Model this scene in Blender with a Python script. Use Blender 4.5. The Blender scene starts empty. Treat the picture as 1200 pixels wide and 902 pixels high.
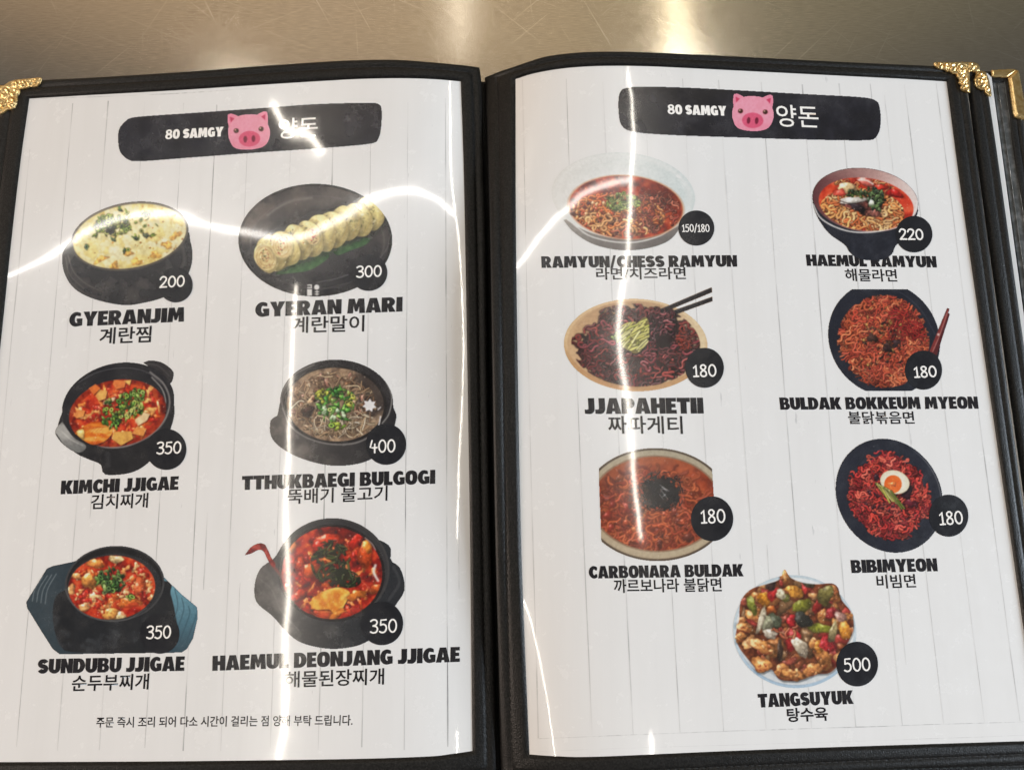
import bpy, math, random
import numpy as np
from mathutils import Vector
from mathutils.geometry import tessellate_polygon

SC = bpy.context.scene
COL = SC.collection
rad = math.radians

# ------------------------------------------------------------------ camera
F = 942.0                       # focal length in photo pixels (1200 wide)
TILT = rad(10.6)
DIST = 0.400
ZP = 0.008                      # height of the plane the camera is aimed at
CAM = np.array([0.0, -DIST * math.sin(TILT), ZP + DIST * math.cos(TILT)])
cd = bpy.data.cameras.new("camera")
cd.sensor_width = 36.0
cd.lens = 36.0 * F / 1200.0
cd.clip_start = 0.01
cd.clip_end = 50.0
cam = bpy.data.objects.new("camera", cd)
COL.objects.link(cam)
cam.location = CAM
cam.rotation_euler = (TILT, 0, 0)
SC.camera = cam

# ------------------------------------------------------------------ world, lamps, exposure
W = bpy.data.worlds.new("World")
SC.world = W
W.use_nodes = True
nt = W.node_tree
bg = nt.nodes["Background"]
tc = nt.nodes.new("ShaderNodeTexCoord")
sep = nt.nodes.new("ShaderNodeSeparateXYZ")
nt.links.new(tc.outputs["Generated"], sep.inputs[0])
# dim room, with paler band added ahead for steel reflections, brownish left, greyer right
mr = nt.nodes.new("ShaderNodeMapRange")
mr.inputs[1].default_value = -0.5
mr.inputs[2].default_value = 0.5
nt.links.new(sep.outputs["X"], mr.inputs[0])
wall = nt.nodes.new("ShaderNodeValToRGB")
nt.links.new(mr.outputs[0], wall.inputs[0])
e = wall.color_ramp.elements
e[0].position = 0.0; e[0].color = (0.42, 0.305, 0.20, 1)
e[1].position = 1.0; e[1].color = (0.150, 0.140, 0.105, 1)
for ps, c in ((0.30, (0.50, 0.38, 0.26)), (0.55, (0.48, 0.375, 0.245)), (0.72, (0.29, 0.25, 0.175))):
    k = e.new(ps); k.color = (*c, 1)
my = nt.nodes.new("ShaderNodeMapRange")
my.interpolation_type = 'SMOOTHSTEP'
my.inputs[1].default_value = 0.43
my.inputs[2].default_value = 0.56
nt.links.new(sep.outputs["Y"], my.inputs[0])
mixw = nt.nodes.new("ShaderNodeMix")
mixw.data_type = 'RGBA'
mixw.inputs["A"].default_value = (0.085, 0.082, 0.078, 1)
nt.links.new(my.outputs[0], mixw.inputs["Factor"])
nt.links.new(wall.outputs[0], mixw.inputs["B"])
nt.links.new(mixw.outputs["Result"], bg.inputs[0])
bg.inputs[1].default_value = 1.0

def area(name, loc, sx, sy, power, col, rot=(0, 0, 0)):
    l = bpy.data.lights.new(name, 'AREA')
    l.shape = 'RECTANGLE'
    l.size, l.size_y = sx, sy
    l.energy = power
    l.color = col
    o = bpy.data.objects.new(name, l)
    COL.objects.link(o)
    o.location = loc
    o.rotation_euler = rot
    return o

HT = 1.80
# three ceiling tubes: two running away from the viewer, one across, and one further back
TW = 0.0125                       # tube width
def tube_lamp(x, y0, y1, rel, col, w=TW):
    area("tube_lamp", (x, (y0 + y1) / 2, HT), w, y1 - y0, rel * math.pi * w * (y1 - y0), col)
tube_lamp(-0.70, -1.10, 0.63, 52, (1.0, 0.91, 0.78))
area("tube_lamp", (-0.750, 1.125, HT), 0.017, 0.20, 46 * math.pi * 0.017 * 0.20, (1.0, 0.91, 0.78), (0, 0, rad(35)))
tube_lamp(0.50, -0.05, 1.325, 48, (1.0, 0.93, 0.82))
tube_lamp(0.50, 1.335, 1.85, 16, (1.0, 0.87, 0.66), 0.010)
tube_lamp(0.50, -1.15, -0.57, 52, (1.0, 0.93, 0.82))
tube_lamp(-0.16, 1.35, 2.30, 6, (1.0, 0.93, 0.82))
area("tube_lamp", (-0.68, 0.81, HT), 2.36, TW * 1.7, 27 * math.pi * TW * 1.7 * 2.36, (1.0, 0.95, 0.88))
# added fill lamp behind the viewer, brightens the paper evenly
area("fill_panel", (0.1, -2.1, 1.9), 1.8, 0.6, 66.0, (1.0, 0.965, 0.93), (rad(-42), 0, 0))
# added side fills tinting the page slopes: cool from right, warm from left
area("side_tint_fill", (2.6, -0.3, 0.95), 1.2, 1.2, 78.0, (0.78, 0.89, 1.0), (0, rad(72), 0))
area("side_tint_fill", (-2.6, -0.2, 0.95), 1.2, 1.2, 44.0, (1.0, 0.82, 0.69), (0, rad(-72), 0))

SC.view_settings.view_transform = 'Standard'
SC.view_settings.look = 'None'
SC.view_settings.exposure = 0.24
SC.view_settings.gamma = 1.0
try:
    SC.cycles.max_bounces = 6
    SC.cycles.transparent_max_bounces = 8
    SC.cycles.caustics_reflective = False
    SC.cycles.caustics_refractive = False
except Exception:
    pass

# ------------------------------------------------------------------ the curved surface of the open menu
K = DIST / F                                    # metres per photo pixel near the axis
U0, UROT = -0.0083, 0.0185                      # spine position and slight turn of the book

def smooth_table(px, sl, sig):
    u = np.linspace(-0.36, 0.36, 2881)
    s = np.interp(u, (np.array(px) - 580.0) * K, sl)
    g = np.exp(-0.5 * (np.arange(-120, 121) * (u[1] - u[0]) / sig) ** 2)
    g /= g.sum()
    s = np.convolve(np.pad(s, 120, 'edge'), g, 'valid')
    z = np.concatenate([[0], np.cumsum((s[1:] + s[:-1]) * 0.5 * (u[1] - u[0]))])
    return u, s, z

LU, LS, LZ = smooth_table([-160, -80, 200, 350, 430, 500, 535, 550, 580], [.075, .075, .052, .0295, 0, -.09, -.18, -.22, -.30], 0.006)
RU, RS, RZ = smooth_table([560, 580, 605, 618, 650, 690, 740, 850, 1000, 1260], [.36, .34, .27, .20, .11, 0, -.049, -.078, -.074, -.066], 0.006)
LZ = LZ - np.interp(-0.25, LU, LZ) + 0.0060
RZ = RZ - np.interp(0.245, RU, RZ) + 0.0085
# waviness of the glossy pocket (slope along the page, by photo column)
wl_x = (np.array([-60, 0, 40, 100, 150, 200, 260, 340, 390, 430, 480, 520, 560]) - 600.) * K
wl_s = np.array([-70, -58, -22, 10, 21, 15, -2, -16, 0, 20, 38, 28, 8]) * 0.00072
wr_x = (np.array([560, 600, 640, 700, 735, 800, 900, 1200]) - 600.) * K
wr_s = np.array([-55, -40, -8, 34, 46, 50, 20, 0]) * 0.00072
def smooth1(x, s):
    xx = np.linspace(-0.36, 0.36, 1441)
    v = np.interp(xx, x, s)
    g = np.exp(-0.5 * (np.arange(-60, 61) * (xx[1] - xx[0]) / 0.0065) ** 2); g /= g.sum()
    return xx, np.convolve(np.pad(v, 60, 'edge'), g, 'valid')
WL = smooth1(wl_x, wl_s)
WR = smooth1(wr_x, wr_s)
Y0W = 0.085

def height(X, Y, side):
    u = (X - U0) + Y * UROT
    t = (Y - Y0W) / 0.085
    if side == 'L':
        z = np.interp(u, LU, LZ)
        z = z + np.interp(X, *WL) * (Y - Y0W) * np.exp(-t * t)
        z = z + 0.00010 * np.sin(Y * 40 + 0.6) * np.sin(u * 16 + 1.3) + 0.00003 * np.sin(Y * 95 + u * 40)
    else:
        z = np.interp(u, RU, RZ)
        z = z + np.interp(X, *WR) * (Y - Y0W) * np.exp(-t * t)
        g = -0.0022 * np.exp(-(np.maximum(u, 0.0) - 0.015) / 0.012) * np.clip((Y / 0.17) ** 2 * 1.7 - 0.85, -1, 1)
        z = z + g + 0.00005 * np.sin(Y * 47 + 2.0) * np.sin(u * 17 + 0.4) + 0.00004 * np.sin(Y * 90 - u * 45 + 1.0)
    return z

CTI, STI = math.cos(TILT), math.sin(TILT)

def ray(px, py):
    x = (np.asarray(px, float) - 600.0) / F
    y = -(np.asarray(py, float) - 451.0) / F
    return np.stack([x, y * CTI + STI, y * STI - CTI], -1)

def onz(px, py, z):
    d = ray(px, py)
    t = (z - CAM[2]) / d[..., 2]
    return CAM + d * t[..., None]

def onpage(px, py, side, off=0.0):
    px = np.asarray(px, float); py = np.asarray(py, float)
    z = np.full(px.shape, 0.012)
    for _ in range(7):
        p = onz(px, py, z)
        z = height(p[..., 0], p[..., 1], side) + off
    p[..., 2] = z
    return p

def pnormal(P, side):
    h = 2e-4
    X, Y = P[..., 0], P[..., 1]
    sx = (height(X + h, Y, side) - height(X - h, Y, side)) / (2 * h)
    sy = (height(X, Y + h, side) - height(X, Y - h, side)) / (2 * h)
    n = np.stack([-sx, -sy, np.ones_like(sx)], -1)
    return n / np.linalg.norm(n, axis=-1, keepdims=True)

VP = np.array([505.0, -4680.0])
def updir(x, y):
    d = VP - np.array([x, y]); return d / np.linalg.norm(d)

# ------------------------------------------------------------------ materials
def lin(c):
    c = np.asarray(c, float) / 255.0
    return np.where(c <= 0.04045, c / 12.92, ((c + 0.055) / 1.055) ** 2.4)

def newmat(name):
    m = bpy.data.materials.new(name)
    m.use_nodes = True
    n = m.node_tree
    return m, n, n.nodes["Principled BSDF"]

def node(n, typ, **kw):
    x = n.nodes.new(typ)
    for a, b in kw.items():
        setattr(x, a, b)
    return x

PRINT = 1.30         # printed albedo against the sRGB values picked for the prints

def gloss(n, b):
    """clear vinyl pocket over the print: sharp coat, soft smudged sheen below"""
    b.inputs["Coat Weight"].default_value = 1.0
    b.inputs["Coat Roughness"].default_value = 0.052
    b.inputs["Coat IOR"].default_value = 1.47
    b.inputs["Specular IOR Level"].default_value = 0.55
    g = node(n, "ShaderNodeNewGeometry")
    nz = node(n, "ShaderNodeTexNoise")
    nz.inputs["Scale"].default_value = 95.0
    nz.inputs["Detail"].default_value = 7.0
    nz.inputs["Roughness"].default_value = 0.72
    n.links.new(g.outputs["Position"], nz.inputs["Vector"])
    mr = node(n, "ShaderNodeMapRange")
    mr.inputs[1].default_value = 0.32; mr.inputs[2].default_value = 0.70
    mr.inputs[3].default_value = 0.14; mr.inputs[4].default_value = 0.32
    n.links.new(nz.outputs["Fac"], mr.inputs[0])
    n.links.new(mr.outputs[0], b.inputs["Roughness"])
    n2 = node(n, "ShaderNodeTexNoise")
    n2.inputs["Scale"].default_value = 38.0
    n2.inputs["Detail"].default_value = 1.0
    n.links.new(g.outputs["Position"], n2.inputs["Vector"])
    bp = node(n, "ShaderNodeBump")
    bp.inputs["Strength"].default_value = 0.35
    bp.inputs["Distance"].default_value = 0.00024
    n.links.new(n2.outputs["Fac"], bp.inputs["Height"])
    n.links.new(bp.outputs[0], b.inputs["Coat Normal"])

def mat_flat_print(name, rgb, mott=0.0):
    m, n, b = newmat(name)
    c = lin(rgb) * PRINT
    b.inputs["Base Color"].default_value = (*c, 1)
    if mott:
        g = node(n, "ShaderNodeNewGeometry")
        nz = node(n, "ShaderNodeTexNoise")
        nz.inputs["Scale"].default_value = 130.0
        nz.inputs["Detail"].default_value = 6.0
        n.links.new(g.outputs["Position"], nz.inputs["Vector"])
        r = node(n, "ShaderNodeValToRGB")
        r.color_ramp.elements[0].position = 0.35
        r.color_ramp.elements[0].color = (*(c * (1 - mott * .5)), 1)
        r.color_ramp.elements[1].position = 0.75
        r.color_ramp.elements[1].color = (*(c * (1 + mott) + 0.004 * mott), 1)
        n.links.new(nz.outputs["Fac"], r.inputs[0])
        n.links.new(r.outputs[0], b.inputs["Base Color"])
    gloss(n, b)
    return m

def mat_attr_print(name):
    m, n, b = newmat(name)
    a = node(n, "ShaderNodeAttribute", attribute_name="print_colour")
    n.links.new(a.outputs["Color"], b.inputs["Base Color"])
    gloss(n, b)
    return m

M_PIC = mat_attr_print("printed_picture")
M_INK = mat_flat_print("black_ink", (26, 25, 29))
M_BADGE = mat_flat_print("badge_ink", (24, 25, 30), 0.25)
M_BANNER = mat_flat_print("banner_ink", (31, 32, 42), 0.6)
M_WHITE = mat_flat_print("white_lettering", (222, 220, 217))

def mat_paper():
    m, n, b = newmat("white_plank_paper")
    g = node(n, "ShaderNodeNewGeometry")
    mp = node(n, "ShaderNodeMapping")
    mp.inputs["Scale"].default_value = (120, 9, 40)
    n.links.new(g.outputs["Position"], mp.inputs["Vector"])
    nz = node(n, "ShaderNodeTexNoise")
    nz.inputs["Scale"].default_value = 1.0
    nz.inputs["Detail"].default_value = 6.0
    nz.inputs["Roughness"].default_value = 0.6
    n.links.new(mp.outputs[0], nz.inputs["Vector"])
    r = node(n, "ShaderNodeValToRGB")
    r.color_ramp.elements[0].position = 0.25; r.color_ramp.elements[0].color = (0.780, 0.780, 0.780, 1)
    r.color_ramp.elements[1].position = 0.60; r.color_ramp.elements[1].color = (0.805, 0.806, 0.808, 1)
    n.links.new(nz.outputs["Fac"], r.inputs[0])
    # sparse grey grain flecks
    mp2 = node(n, "ShaderNodeMapping")
    mp2.inputs["Scale"].default_value = (420, 90, 100)
    n.links.new(g.outputs["Position"], mp2.inputs["Vector"])
    n2 = node(n, "ShaderNodeTexNoise")
    n2.inputs["Scale"].default_value = 1.0
    n2.inputs["Detail"].default_value = 2.0
    n.links.new(mp2.outputs[0], n2.inputs["Vector"])
    m2 = node(n, "ShaderNodeMapRange")
    m2.inputs[1].default_value = 0.745; m2.inputs[2].default_value = 0.82
    m2.inputs[3].default_value = 0.0; m2.inputs[4].default_value = 0.4
    n.links.new(n2.outputs["Fac"], m2.inputs[0])
    mx = node(n, "ShaderNodeMix", data_type='RGBA')
    n.links.new(m2.outputs[0], mx.inputs["Factor"])
    n.links.new(r.outputs[0], mx.inputs["A"])
    mx.inputs["B"].default_value = (0.33, 0.33, 0.35, 1)
    n.links.new(mx.outputs["Result"], b.inputs["Base Color"])
    gloss(n, b)
    return m

def mat_plankline():
    m, n, b = newmat("plank_gap_ink")
    g = node(n, "ShaderNodeNewGeometry")
    mp = node(n, "ShaderNodeMapping")
    mp.inputs["Scale"].default_value = (300, 45, 60)
    n.links.new(g.outputs["Position"], mp.inputs["Vector"])
    nz = node(n, "ShaderNodeTexNoise")
    nz.inputs["Scale"].default_value = 1.0
    nz.inputs["Detail"].default_value = 5.0
    n.links.new(mp.outputs[0], nz.inputs["Vector"])
    a = node(n, "ShaderNodeAttribute", attribute_name="print_colour")
    r = node(n, "ShaderNodeMapRange")
    r.inputs[1].default_value = 0.36; r.inputs[2].default_value = 0.62
    r.inputs[3].default_value = 0.15; r.inputs[4].default_value = 1.0
    n.links.new(nz.outputs["Fac"], r.inputs[0])
    mul = node(n, "ShaderNodeMath", operation='MULTIPLY')
    n.links.new(r.outputs[0], mul.inputs[0])
    n.links.new(a.outputs["Fac"], mul.inputs[1])
    mx = node(n, "ShaderNodeMix", data_type='RGBA')
    mx.inputs["A"].default_value = (0.797, 0.797, 0.798, 1)
    mx.inputs["B"].default_value = (0.12, 0.12, 0.13, 1)
    n.links.new(mul.outputs[0], mx.inputs["Factor"])
    n.links.new(mx.outputs["Result"], b.inputs["Base Color"])
    gloss(n, b)
    return m

M_PAPER = mat_paper()
M_LINE = mat_plankline()

def mat_leather(name, base, rough=0.46, bump=0.00022):
    m, n, b = newmat(name)
    b.inputs["Roughness"].default_value = rough
    b.inputs["Specular IOR Level"].default_value = 0.28
    g = node(n, "ShaderNodeNewGeometry")
    v = node(n, "ShaderNodeTexVoronoi", feature='DISTANCE_TO_EDGE')
    v.inputs["Scale"].default_value = 950.0
    n.links.new(g.outputs["Position"], v.inputs["Vector"])
    nz = node(n, "ShaderNodeTexNoise")
    nz.inputs["Scale"].default_value = 1500.0
    nz.inputs["Detail"].default_value = 3.0
    n.links.new(g.outputs["Position"], nz.inputs["Vector"])
    ad = node(n, "ShaderNodeMath", operation='ADD')
    n.links.new(v.outputs["Distance"], ad.inputs[0])
    n.links.new(nz.outputs["Fac"], ad.inputs[1])
    bp = node(n, "ShaderNodeBump")
    bp.inputs["Strength"].default_value = 0.7
    bp.inputs["Distance"].default_value = bump
    n.links.new(ad.outputs[0], bp.inputs["Height"])
    n.links.new(bp.outputs[0], b.inputs["Normal"])
    n3 = node(n, "ShaderNodeTexNoise")
    n3.inputs["Scale"].default_value = 1100.0
    n3.inputs["Detail"].default_value = 5.0
    n.links.new(g.outputs["Position"], n3.inputs["Vector"])
    r = node(n, "ShaderNodeValToRGB")
    r.color_ramp.elements[0].position = 0.42; r.color_ramp.elements[0].color = (*[c * .5 for c in base], 1)
    r.color_ramp.elements[1].position = 0.66; r.color_ramp.elements[1].color = (*[c * 2.2 for c in base], 1)
    n.links.new(n3.outputs["Fac"], r.inputs[0])
    n.links.new(r.outputs[0], b.inputs["Base Color"])
    return m

M_LEATHER = mat_leather("black_leatherette", (0.0070, 0.0066, 0.0063), 0.40)
M_SPINE = mat_leather("black_spine_cloth", (0.003, 0.003, 0.003), 0.6)

def mat_thread():
    m, n, b = newmat("black_thread")
    b.inputs["Base Color"].default_value = (0.016, 0.015, 0.014, 1)
    b.inputs["Roughness"].default_value = 0.75
    return m
M_THREAD = mat_thread()

def mat_gold():
    m, n, b = newmat("brassy_gold")
    b.inputs["Metallic"].default_value = 1.0
    b.inputs["Roughness"].default_value = 0.30
    g = node(n, "ShaderNodeNewGeometry")
    nz = node(n, "ShaderNodeTexNoise")
    nz.inputs["Scale"].default_value = 350.0
    nz.inputs["Detail"].default_value = 4.0
    n.links.new(g.outputs["Position"], nz.inputs["Vector"])
    r = node(n, "ShaderNodeValToRGB")
    r.color_ramp.elements[0].position = 0.3; r.color_ramp.elements[0].color = (0.66, 0.42, 0.16, 1)
    r.color_ramp.elements[1].position = 0.7; r.color_ramp.elements[1].color = (0.92, 0.71, 0.36, 1)
    n.links.new(nz.outputs["Fac"], r.inputs[0])
    n.links.new(r.outputs[0], b.inputs["Base Color"])
    return m
M_GOLD = mat_gold()

def mat_steel():
    m, n, b = newmat("brushed_steel")
    b.inputs["Metallic"].default_value = 1.0
    b.inputs["Base Color"].default_value = (0.70, 0.665, 0.60, 1)
    b.inputs["Anisotropic"].default_value = 0.0
    b.inputs["Anisotropic Rotation"].default_value = 0.25
    tg = node(n, "ShaderNodeTangent", direction_type='RADIAL', axis='Z')
    g = node(n, "ShaderNodeNewGeometry")
    # cloudy wear
    nz = node(n, "ShaderNodeTexNoise")
    nz.inputs["Scale"].default_value = 40.0
    nz.inputs["Detail"].default_value = 9.0
    nz.inputs["Roughness"].default_value = 0.68
    n.links.new(g.outputs["Position"], nz.inputs["Vector"])
    mr = node(n, "ShaderNodeMapRange")
    mr.inputs[1].default_value = 0.3; mr.inputs[2].default_value = 0.7
    mr.inputs[3].default_value = 0.115; mr.inputs[4].default_value = 0.15
    n.links.new(nz.outputs["Fac"], mr.inputs[0])
    n.links.new(mr.outputs[0], b.inputs["Roughness"])
    # brushing across plus long fine scratches in several directions
    tot = None
    for k, (ang, dens, lo) in enumerate(((24, 95, .53), (41, 120, .55), (63, 80, .55), (118, 100, .54), (137, 75, .55), (158, 110, .56), (84, 70, .56))):
        mp = node(n, "ShaderNodeMapping")
        mp.inputs["Rotation"].default_value = (0, 0, rad(ang))
        mp.inputs["Location"].default_value = (ang * 1.7, ang * .3, 0)
        n.links.new(g.outputs["Position"], mp.inputs["Vector"])
        wv = node(n, "ShaderNodeTexWave", wave_type='BANDS', bands_direction='Y')
        wv.inputs["Scale"].default_value = dens / 6.3 * 2.6
        wv.inputs["Distortion"].default_value = 5.0
        wv.inputs["Detail"].default_value = 1.0
        wv.inputs["Detail Scale"].default_value = 0.12
        n.links.new(mp.outputs[0], wv.inputs["Vector"])
        r = node(n, "ShaderNodeMapRange")
        r.inputs[1].default_value = 0.982; r.inputs[2].default_value = 1.0
        n.links.new(wv.outputs["Fac"], r.inputs[0])
        mp2 = node(n, "ShaderNodeMapping")
        mp2.inputs["Scale"].default_value = (22, 130, 1)
        n.links.new(mp.outputs[0], mp2.inputs["Vector"])
        q2 = node(n, "ShaderNodeTexNoise")
        q2.inputs["Scale"].default_value = 1.0
        q2.inputs["Detail"].default_value = 2.0
        n.links.new(mp2.outputs[0], q2.inputs["Vector"])
        r2 = node(n, "ShaderNodeMapRange")
        r2.inputs[1].default_value = lo + .015; r2.inputs[2].default_value = lo + .20; r2.inputs[4].default_value = 0.5
        n.links.new(q2.outputs["Fac"], r2.inputs[0])
        mu = node(n, "ShaderNodeMath", operation='MULTIPLY')
        n.links.new(r.outputs[0], mu.inputs[0]); n.links.new(r2.outputs[0], mu.inputs[1])
        if tot is None: tot = mu.outputs[0]
        else:
            ad = node(n, "ShaderNodeMath", operation='MAXIMUM')
            n.links.new(tot, ad.inputs[0]); n.links.new(mu.outputs[0], ad.inputs[1])
            tot = ad.outputs[0]
    # fine brushed grain
    mpg = node(n, "ShaderNodeMapping")
    mpg.inputs["Scale"].default_value = (160, 2600, 1)
    n.links.new(g.outputs["Position"], mpg.inputs["Vector"])
    gr = node(n, "ShaderNodeTexNoise")
    gr.inputs["Scale"].default_value = 1.0
    gr.inputs["Detail"].default_value = 4.0
    n.links.new(mpg.outputs[0], gr.inputs["Vector"])
    cr = node(n, "ShaderNodeValToRGB")
    cr.color_ramp.elements[0].position = 0.3; cr.color_ramp.elements[0].color = (0.60, 0.555, 0.48, 1)
    cr.color_ramp.elements[1].position = 0.7; cr.color_ramp.elements[1].color = (0.76, 0.71, 0.63, 1)
    n.links.new(gr.outputs["Fac"], cr.inputs[0])
    cm_ = node(n, "ShaderNodeMix", data_type='RGBA')
    n.links.new(tot, cm_.inputs["Factor"])
    n.links.new(cr.outputs[0], cm_.inputs["A"])
    cm_.inputs["B"].default_value = (0.97, 0.95, 0.90, 1)  # scratches lightened to paint in the light they catch
    n.links.new(cm_.outputs["Result"], b.inputs["Base Color"])
    bp = node(n, "ShaderNodeBump")
    bp.inputs["Strength"].default_value = 0.5
    bp.inputs["Distance"].default_value = 0.000006
    n.links.new(gr.outputs["Fac"], bp.inputs["Height"])
    n.links.new(bp.outputs[0], b.inputs["Normal"])
    return m
M_STEEL = mat_steel()

def mat_vinyl():
    m, n, b = newmat("clear_vinyl_edge")
    b.inputs["Base Color"].default_value = (0.16, 0.17, 0.17, 1)
    b.inputs["Roughness"].default_value = 0.12
    b.inputs["Coat Weight"].default_value = 1.0
    g = node(n, "ShaderNodeNewGeometry")
    nz = node(n, "ShaderNodeTexNoise")
    nz.inputs["Scale"].default_value = 260.0
    nz.inputs["Detail"].default_value = 6.0
    n.links.new(g.outputs["Position"], nz.inputs["Vector"])
    r = node(n, "ShaderNodeValToRGB")
    r.color_ramp.elements[0].position = 0.45; r.color_ramp.elements[0].color = (0.075, 0.08, 0.082, 1)
    r.color_ramp.elements[1].position = 0.85; r.color_ramp.elements[1].color = (0.22, 0.23, 0.235, 1)
    n.links.new(nz.outputs["Fac"], r.inputs[0])
    n.links.new(r.outputs[0], b.inputs["Base Color"])
    return m
M_VINYL = mat_vinyl()

# ------------------------------------------------------------------ object helpers
def empty(name, loc, label, cat, group=None, kind=None):
    o = bpy.data.objects.new(name, None)
    o.empty_display_size = 0.02
    COL.objects.link(o)
    o.location = loc
    o["label"] = label
    o["category"] = cat
    if group: o["group"] = group
    if kind: o["kind"] = kind
    return o

def origin(o):
    v = Vector((0, 0, 0))
    while o is not None:
        v += o.location
        o = o.parent
    return np.array(v)

def link(name, me, mat, parent, label=None):
    for m in (mat if isinstance(mat, (list, tuple)) else [mat]):
        me.materials.append(m)
    o = bpy.data.objects.new(name, me)
    COL.objects.link(o)
    if parent is not None:
        o.parent = parent
    if label: o["label"] = label
    return o

def mesh_np(name, V, quads=None, tris=None, smooth=True, parent=None):
    V = np.asarray(V, np.float64)
    if parent is not None:
        V = V - origin(parent)
    me = bpy.data.meshes.new(name)
    nq = 0 if quads is None else len(quads)
    ntr = 0 if tris is None else len(tris)
    me.vertices.add(len(V))
    me.vertices.foreach_set("co", V.astype(np.float32).ravel())
    loops = []
    if nq: loops.append(np.asarray(quads, np.int32).ravel())
    if ntr: loops.append(np.asarray(tris, np.int32).ravel())
    loops = np.concatenate(loops)
    me.loops.add(len(loops))
    me.loops.foreach_set("vertex_index", loops)
    me.polygons.add(nq + ntr)
    starts = np.concatenate([np.arange(nq) * 4, nq * 4 + np.arange(ntr) * 3]).astype(np.int32)
    me.polygons.foreach_set("loop_start", starts)
    try:
        me.polygons.foreach_set("loop_total", np.concatenate([np.full(nq, 4), np.full(ntr, 3)]).astype(np.int32))
    except Exception:
        pass
    me.polygons.foreach_set("use_smooth", np.full(nq + ntr, smooth, bool))
    me.update(calc_edges=True)
    me.validate()
    return me

def set_cols(me, C):
    at = me.color_attributes.new("print_colour", 'FLOAT_COLOR', 'POINT')
    a = np.ones((len(C), 4), np.float32)
    a[:, :3] = C
    at.data.foreach_set("color", a.ravel())

def grid_quads(h, w, mask=None):
    i = np.arange((h + 1) * (w + 1)).reshape(h + 1, w + 1)
    q = np.stack([i[1:, :-1], i[1:, 1:], i[:-1, 1:], i[:-1, :-1]], -1)
    if mask is None:
        return q.reshape(-1, 4)
    return q[mask]

def compact(V, q, C=None):
    used = np.unique(q)
    mp = np.full(len(V), -1, np.int64)
    mp[used] = np.arange(len(used))
    return V[used], mp[q], (None if C is None else C[used])

def catmull(pts, n):
    """n+1 points along a smooth curve through pts, even in length"""
    p = np.array(pts, float)
    if len(p) > 2:
        e = np.vstack([2 * p[0] - p[1], p, 2 * p[-1] - p[-2]])
        out = []
        for i in range(len(p) - 1):
            a, b, c, d = e[i:i + 4]
            for t in np.linspace(0, 1, 24, endpoint=False):
                out.append(.5 * ((2 * b) + (-a + c) * t + (2 * a - 5 * b + 4 * c - d) * t * t + (-a + 3 * b - 3 * c + d) * t ** 3))
        out.append(p[-1])
        p = np.array(out)
    s = np.concatenate([[0], np.cumsum(np.linalg.norm(np.diff(p, axis=0), axis=1))])
    t = np.linspace(0, s[-1], n + 1)
    return np.stack([np.interp(t, s, p[:, 0]), np.interp(t, s, p[:, 1])], -1)

# printed flat shapes: polygons given in page-pixel coordinates, laid on the paper
def shape_mesh(name, polys, side, off, mat, parent, label=None, dz=0.0, tf=None):
    """polys: list of (outer, [holes]) in 2-D; tf maps them to photo pixels"""
    V, T = [], []
    for outer, holes in polys:
        loops = [outer] + list(holes)
        tri = tessellate_polygon([[Vector((p[0], p[1], 0)) for p in l] for l in loops])
        flat = [p for l in loops for p in l]
        base = len(V)
        V += flat
        for t in tri:
            a, b, c = (np.array(flat[i]) for i in t)
            ar = (b[0] - a[0]) * (c[1] - a[1]) - (b[1] - a[1]) * (c[0] - a[0])
            if abs(ar) < 1e-12: continue
            T.append([base + i for i in (t if ar > 0 else t[::-1])])
    V = np.array(V, float)
    px = tf(V) if tf is not None else V
    return tri_mesh(name, px, np.array(T), side, off, mat, parent, label)

def tri_mesh(name, px, T, side, off, mat, parent, label=None):
    P = onpage(px[:, 0], px[:, 1], side, 0.0)
    N = pnormal(P, side)
    off = np.asarray(off)
    P = P + N * (off[..., None] if off.ndim else off)
    a, b, c = P[T[:, 0]], P[T[:, 1]], P[T[:, 2]]
    nz = np.cross(b - a, c - a)[:, 2]
    T = np.where((nz < 0)[:, None], T[:, ::-1], T)
    me = mesh_np(name, P, tris=T, parent=parent)
    if len(me.vertices) == len(N):
        me.normals_split_custom_set_from_vertices([tuple(v) for v in N])
    return link(name, me, mat, parent, label)

# ------------------------------------------------------------------ heavy display capitals
def arc(cx, cy, rx, ry, a0, a1, n=9):
    t = np.radians(np.linspace(a0, a1, n))
    return [(cx + rx * math.cos(a), cy + ry * math.sin(a)) for a in t]

def sup(cx, cy, rx, ry, n=22, ex=2.5):
    out = []
    for a in np.linspace(0, 2 * math.pi, n, endpoint=False):
        c, s = math.cos(a), math.sin(a)
        out.append((cx + rx * math.copysign(abs(c) ** (2 / ex), c), cy + ry * math.copysign(abs(s) ** (2 / ex), s)))
    return out

def ribbon_poly(c, t):
    c = np.array(c); d = np.gradient(c, axis=0)
    d /= np.linalg.norm(d, axis=1, keepdims=True)
    n = np.stack([-d[:, 1], d[:, 0]], -1)
    return [tuple(v) for v in c + n * t / 2] + [tuple(v) for v in (c - n * t / 2)[::-1]]

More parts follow.
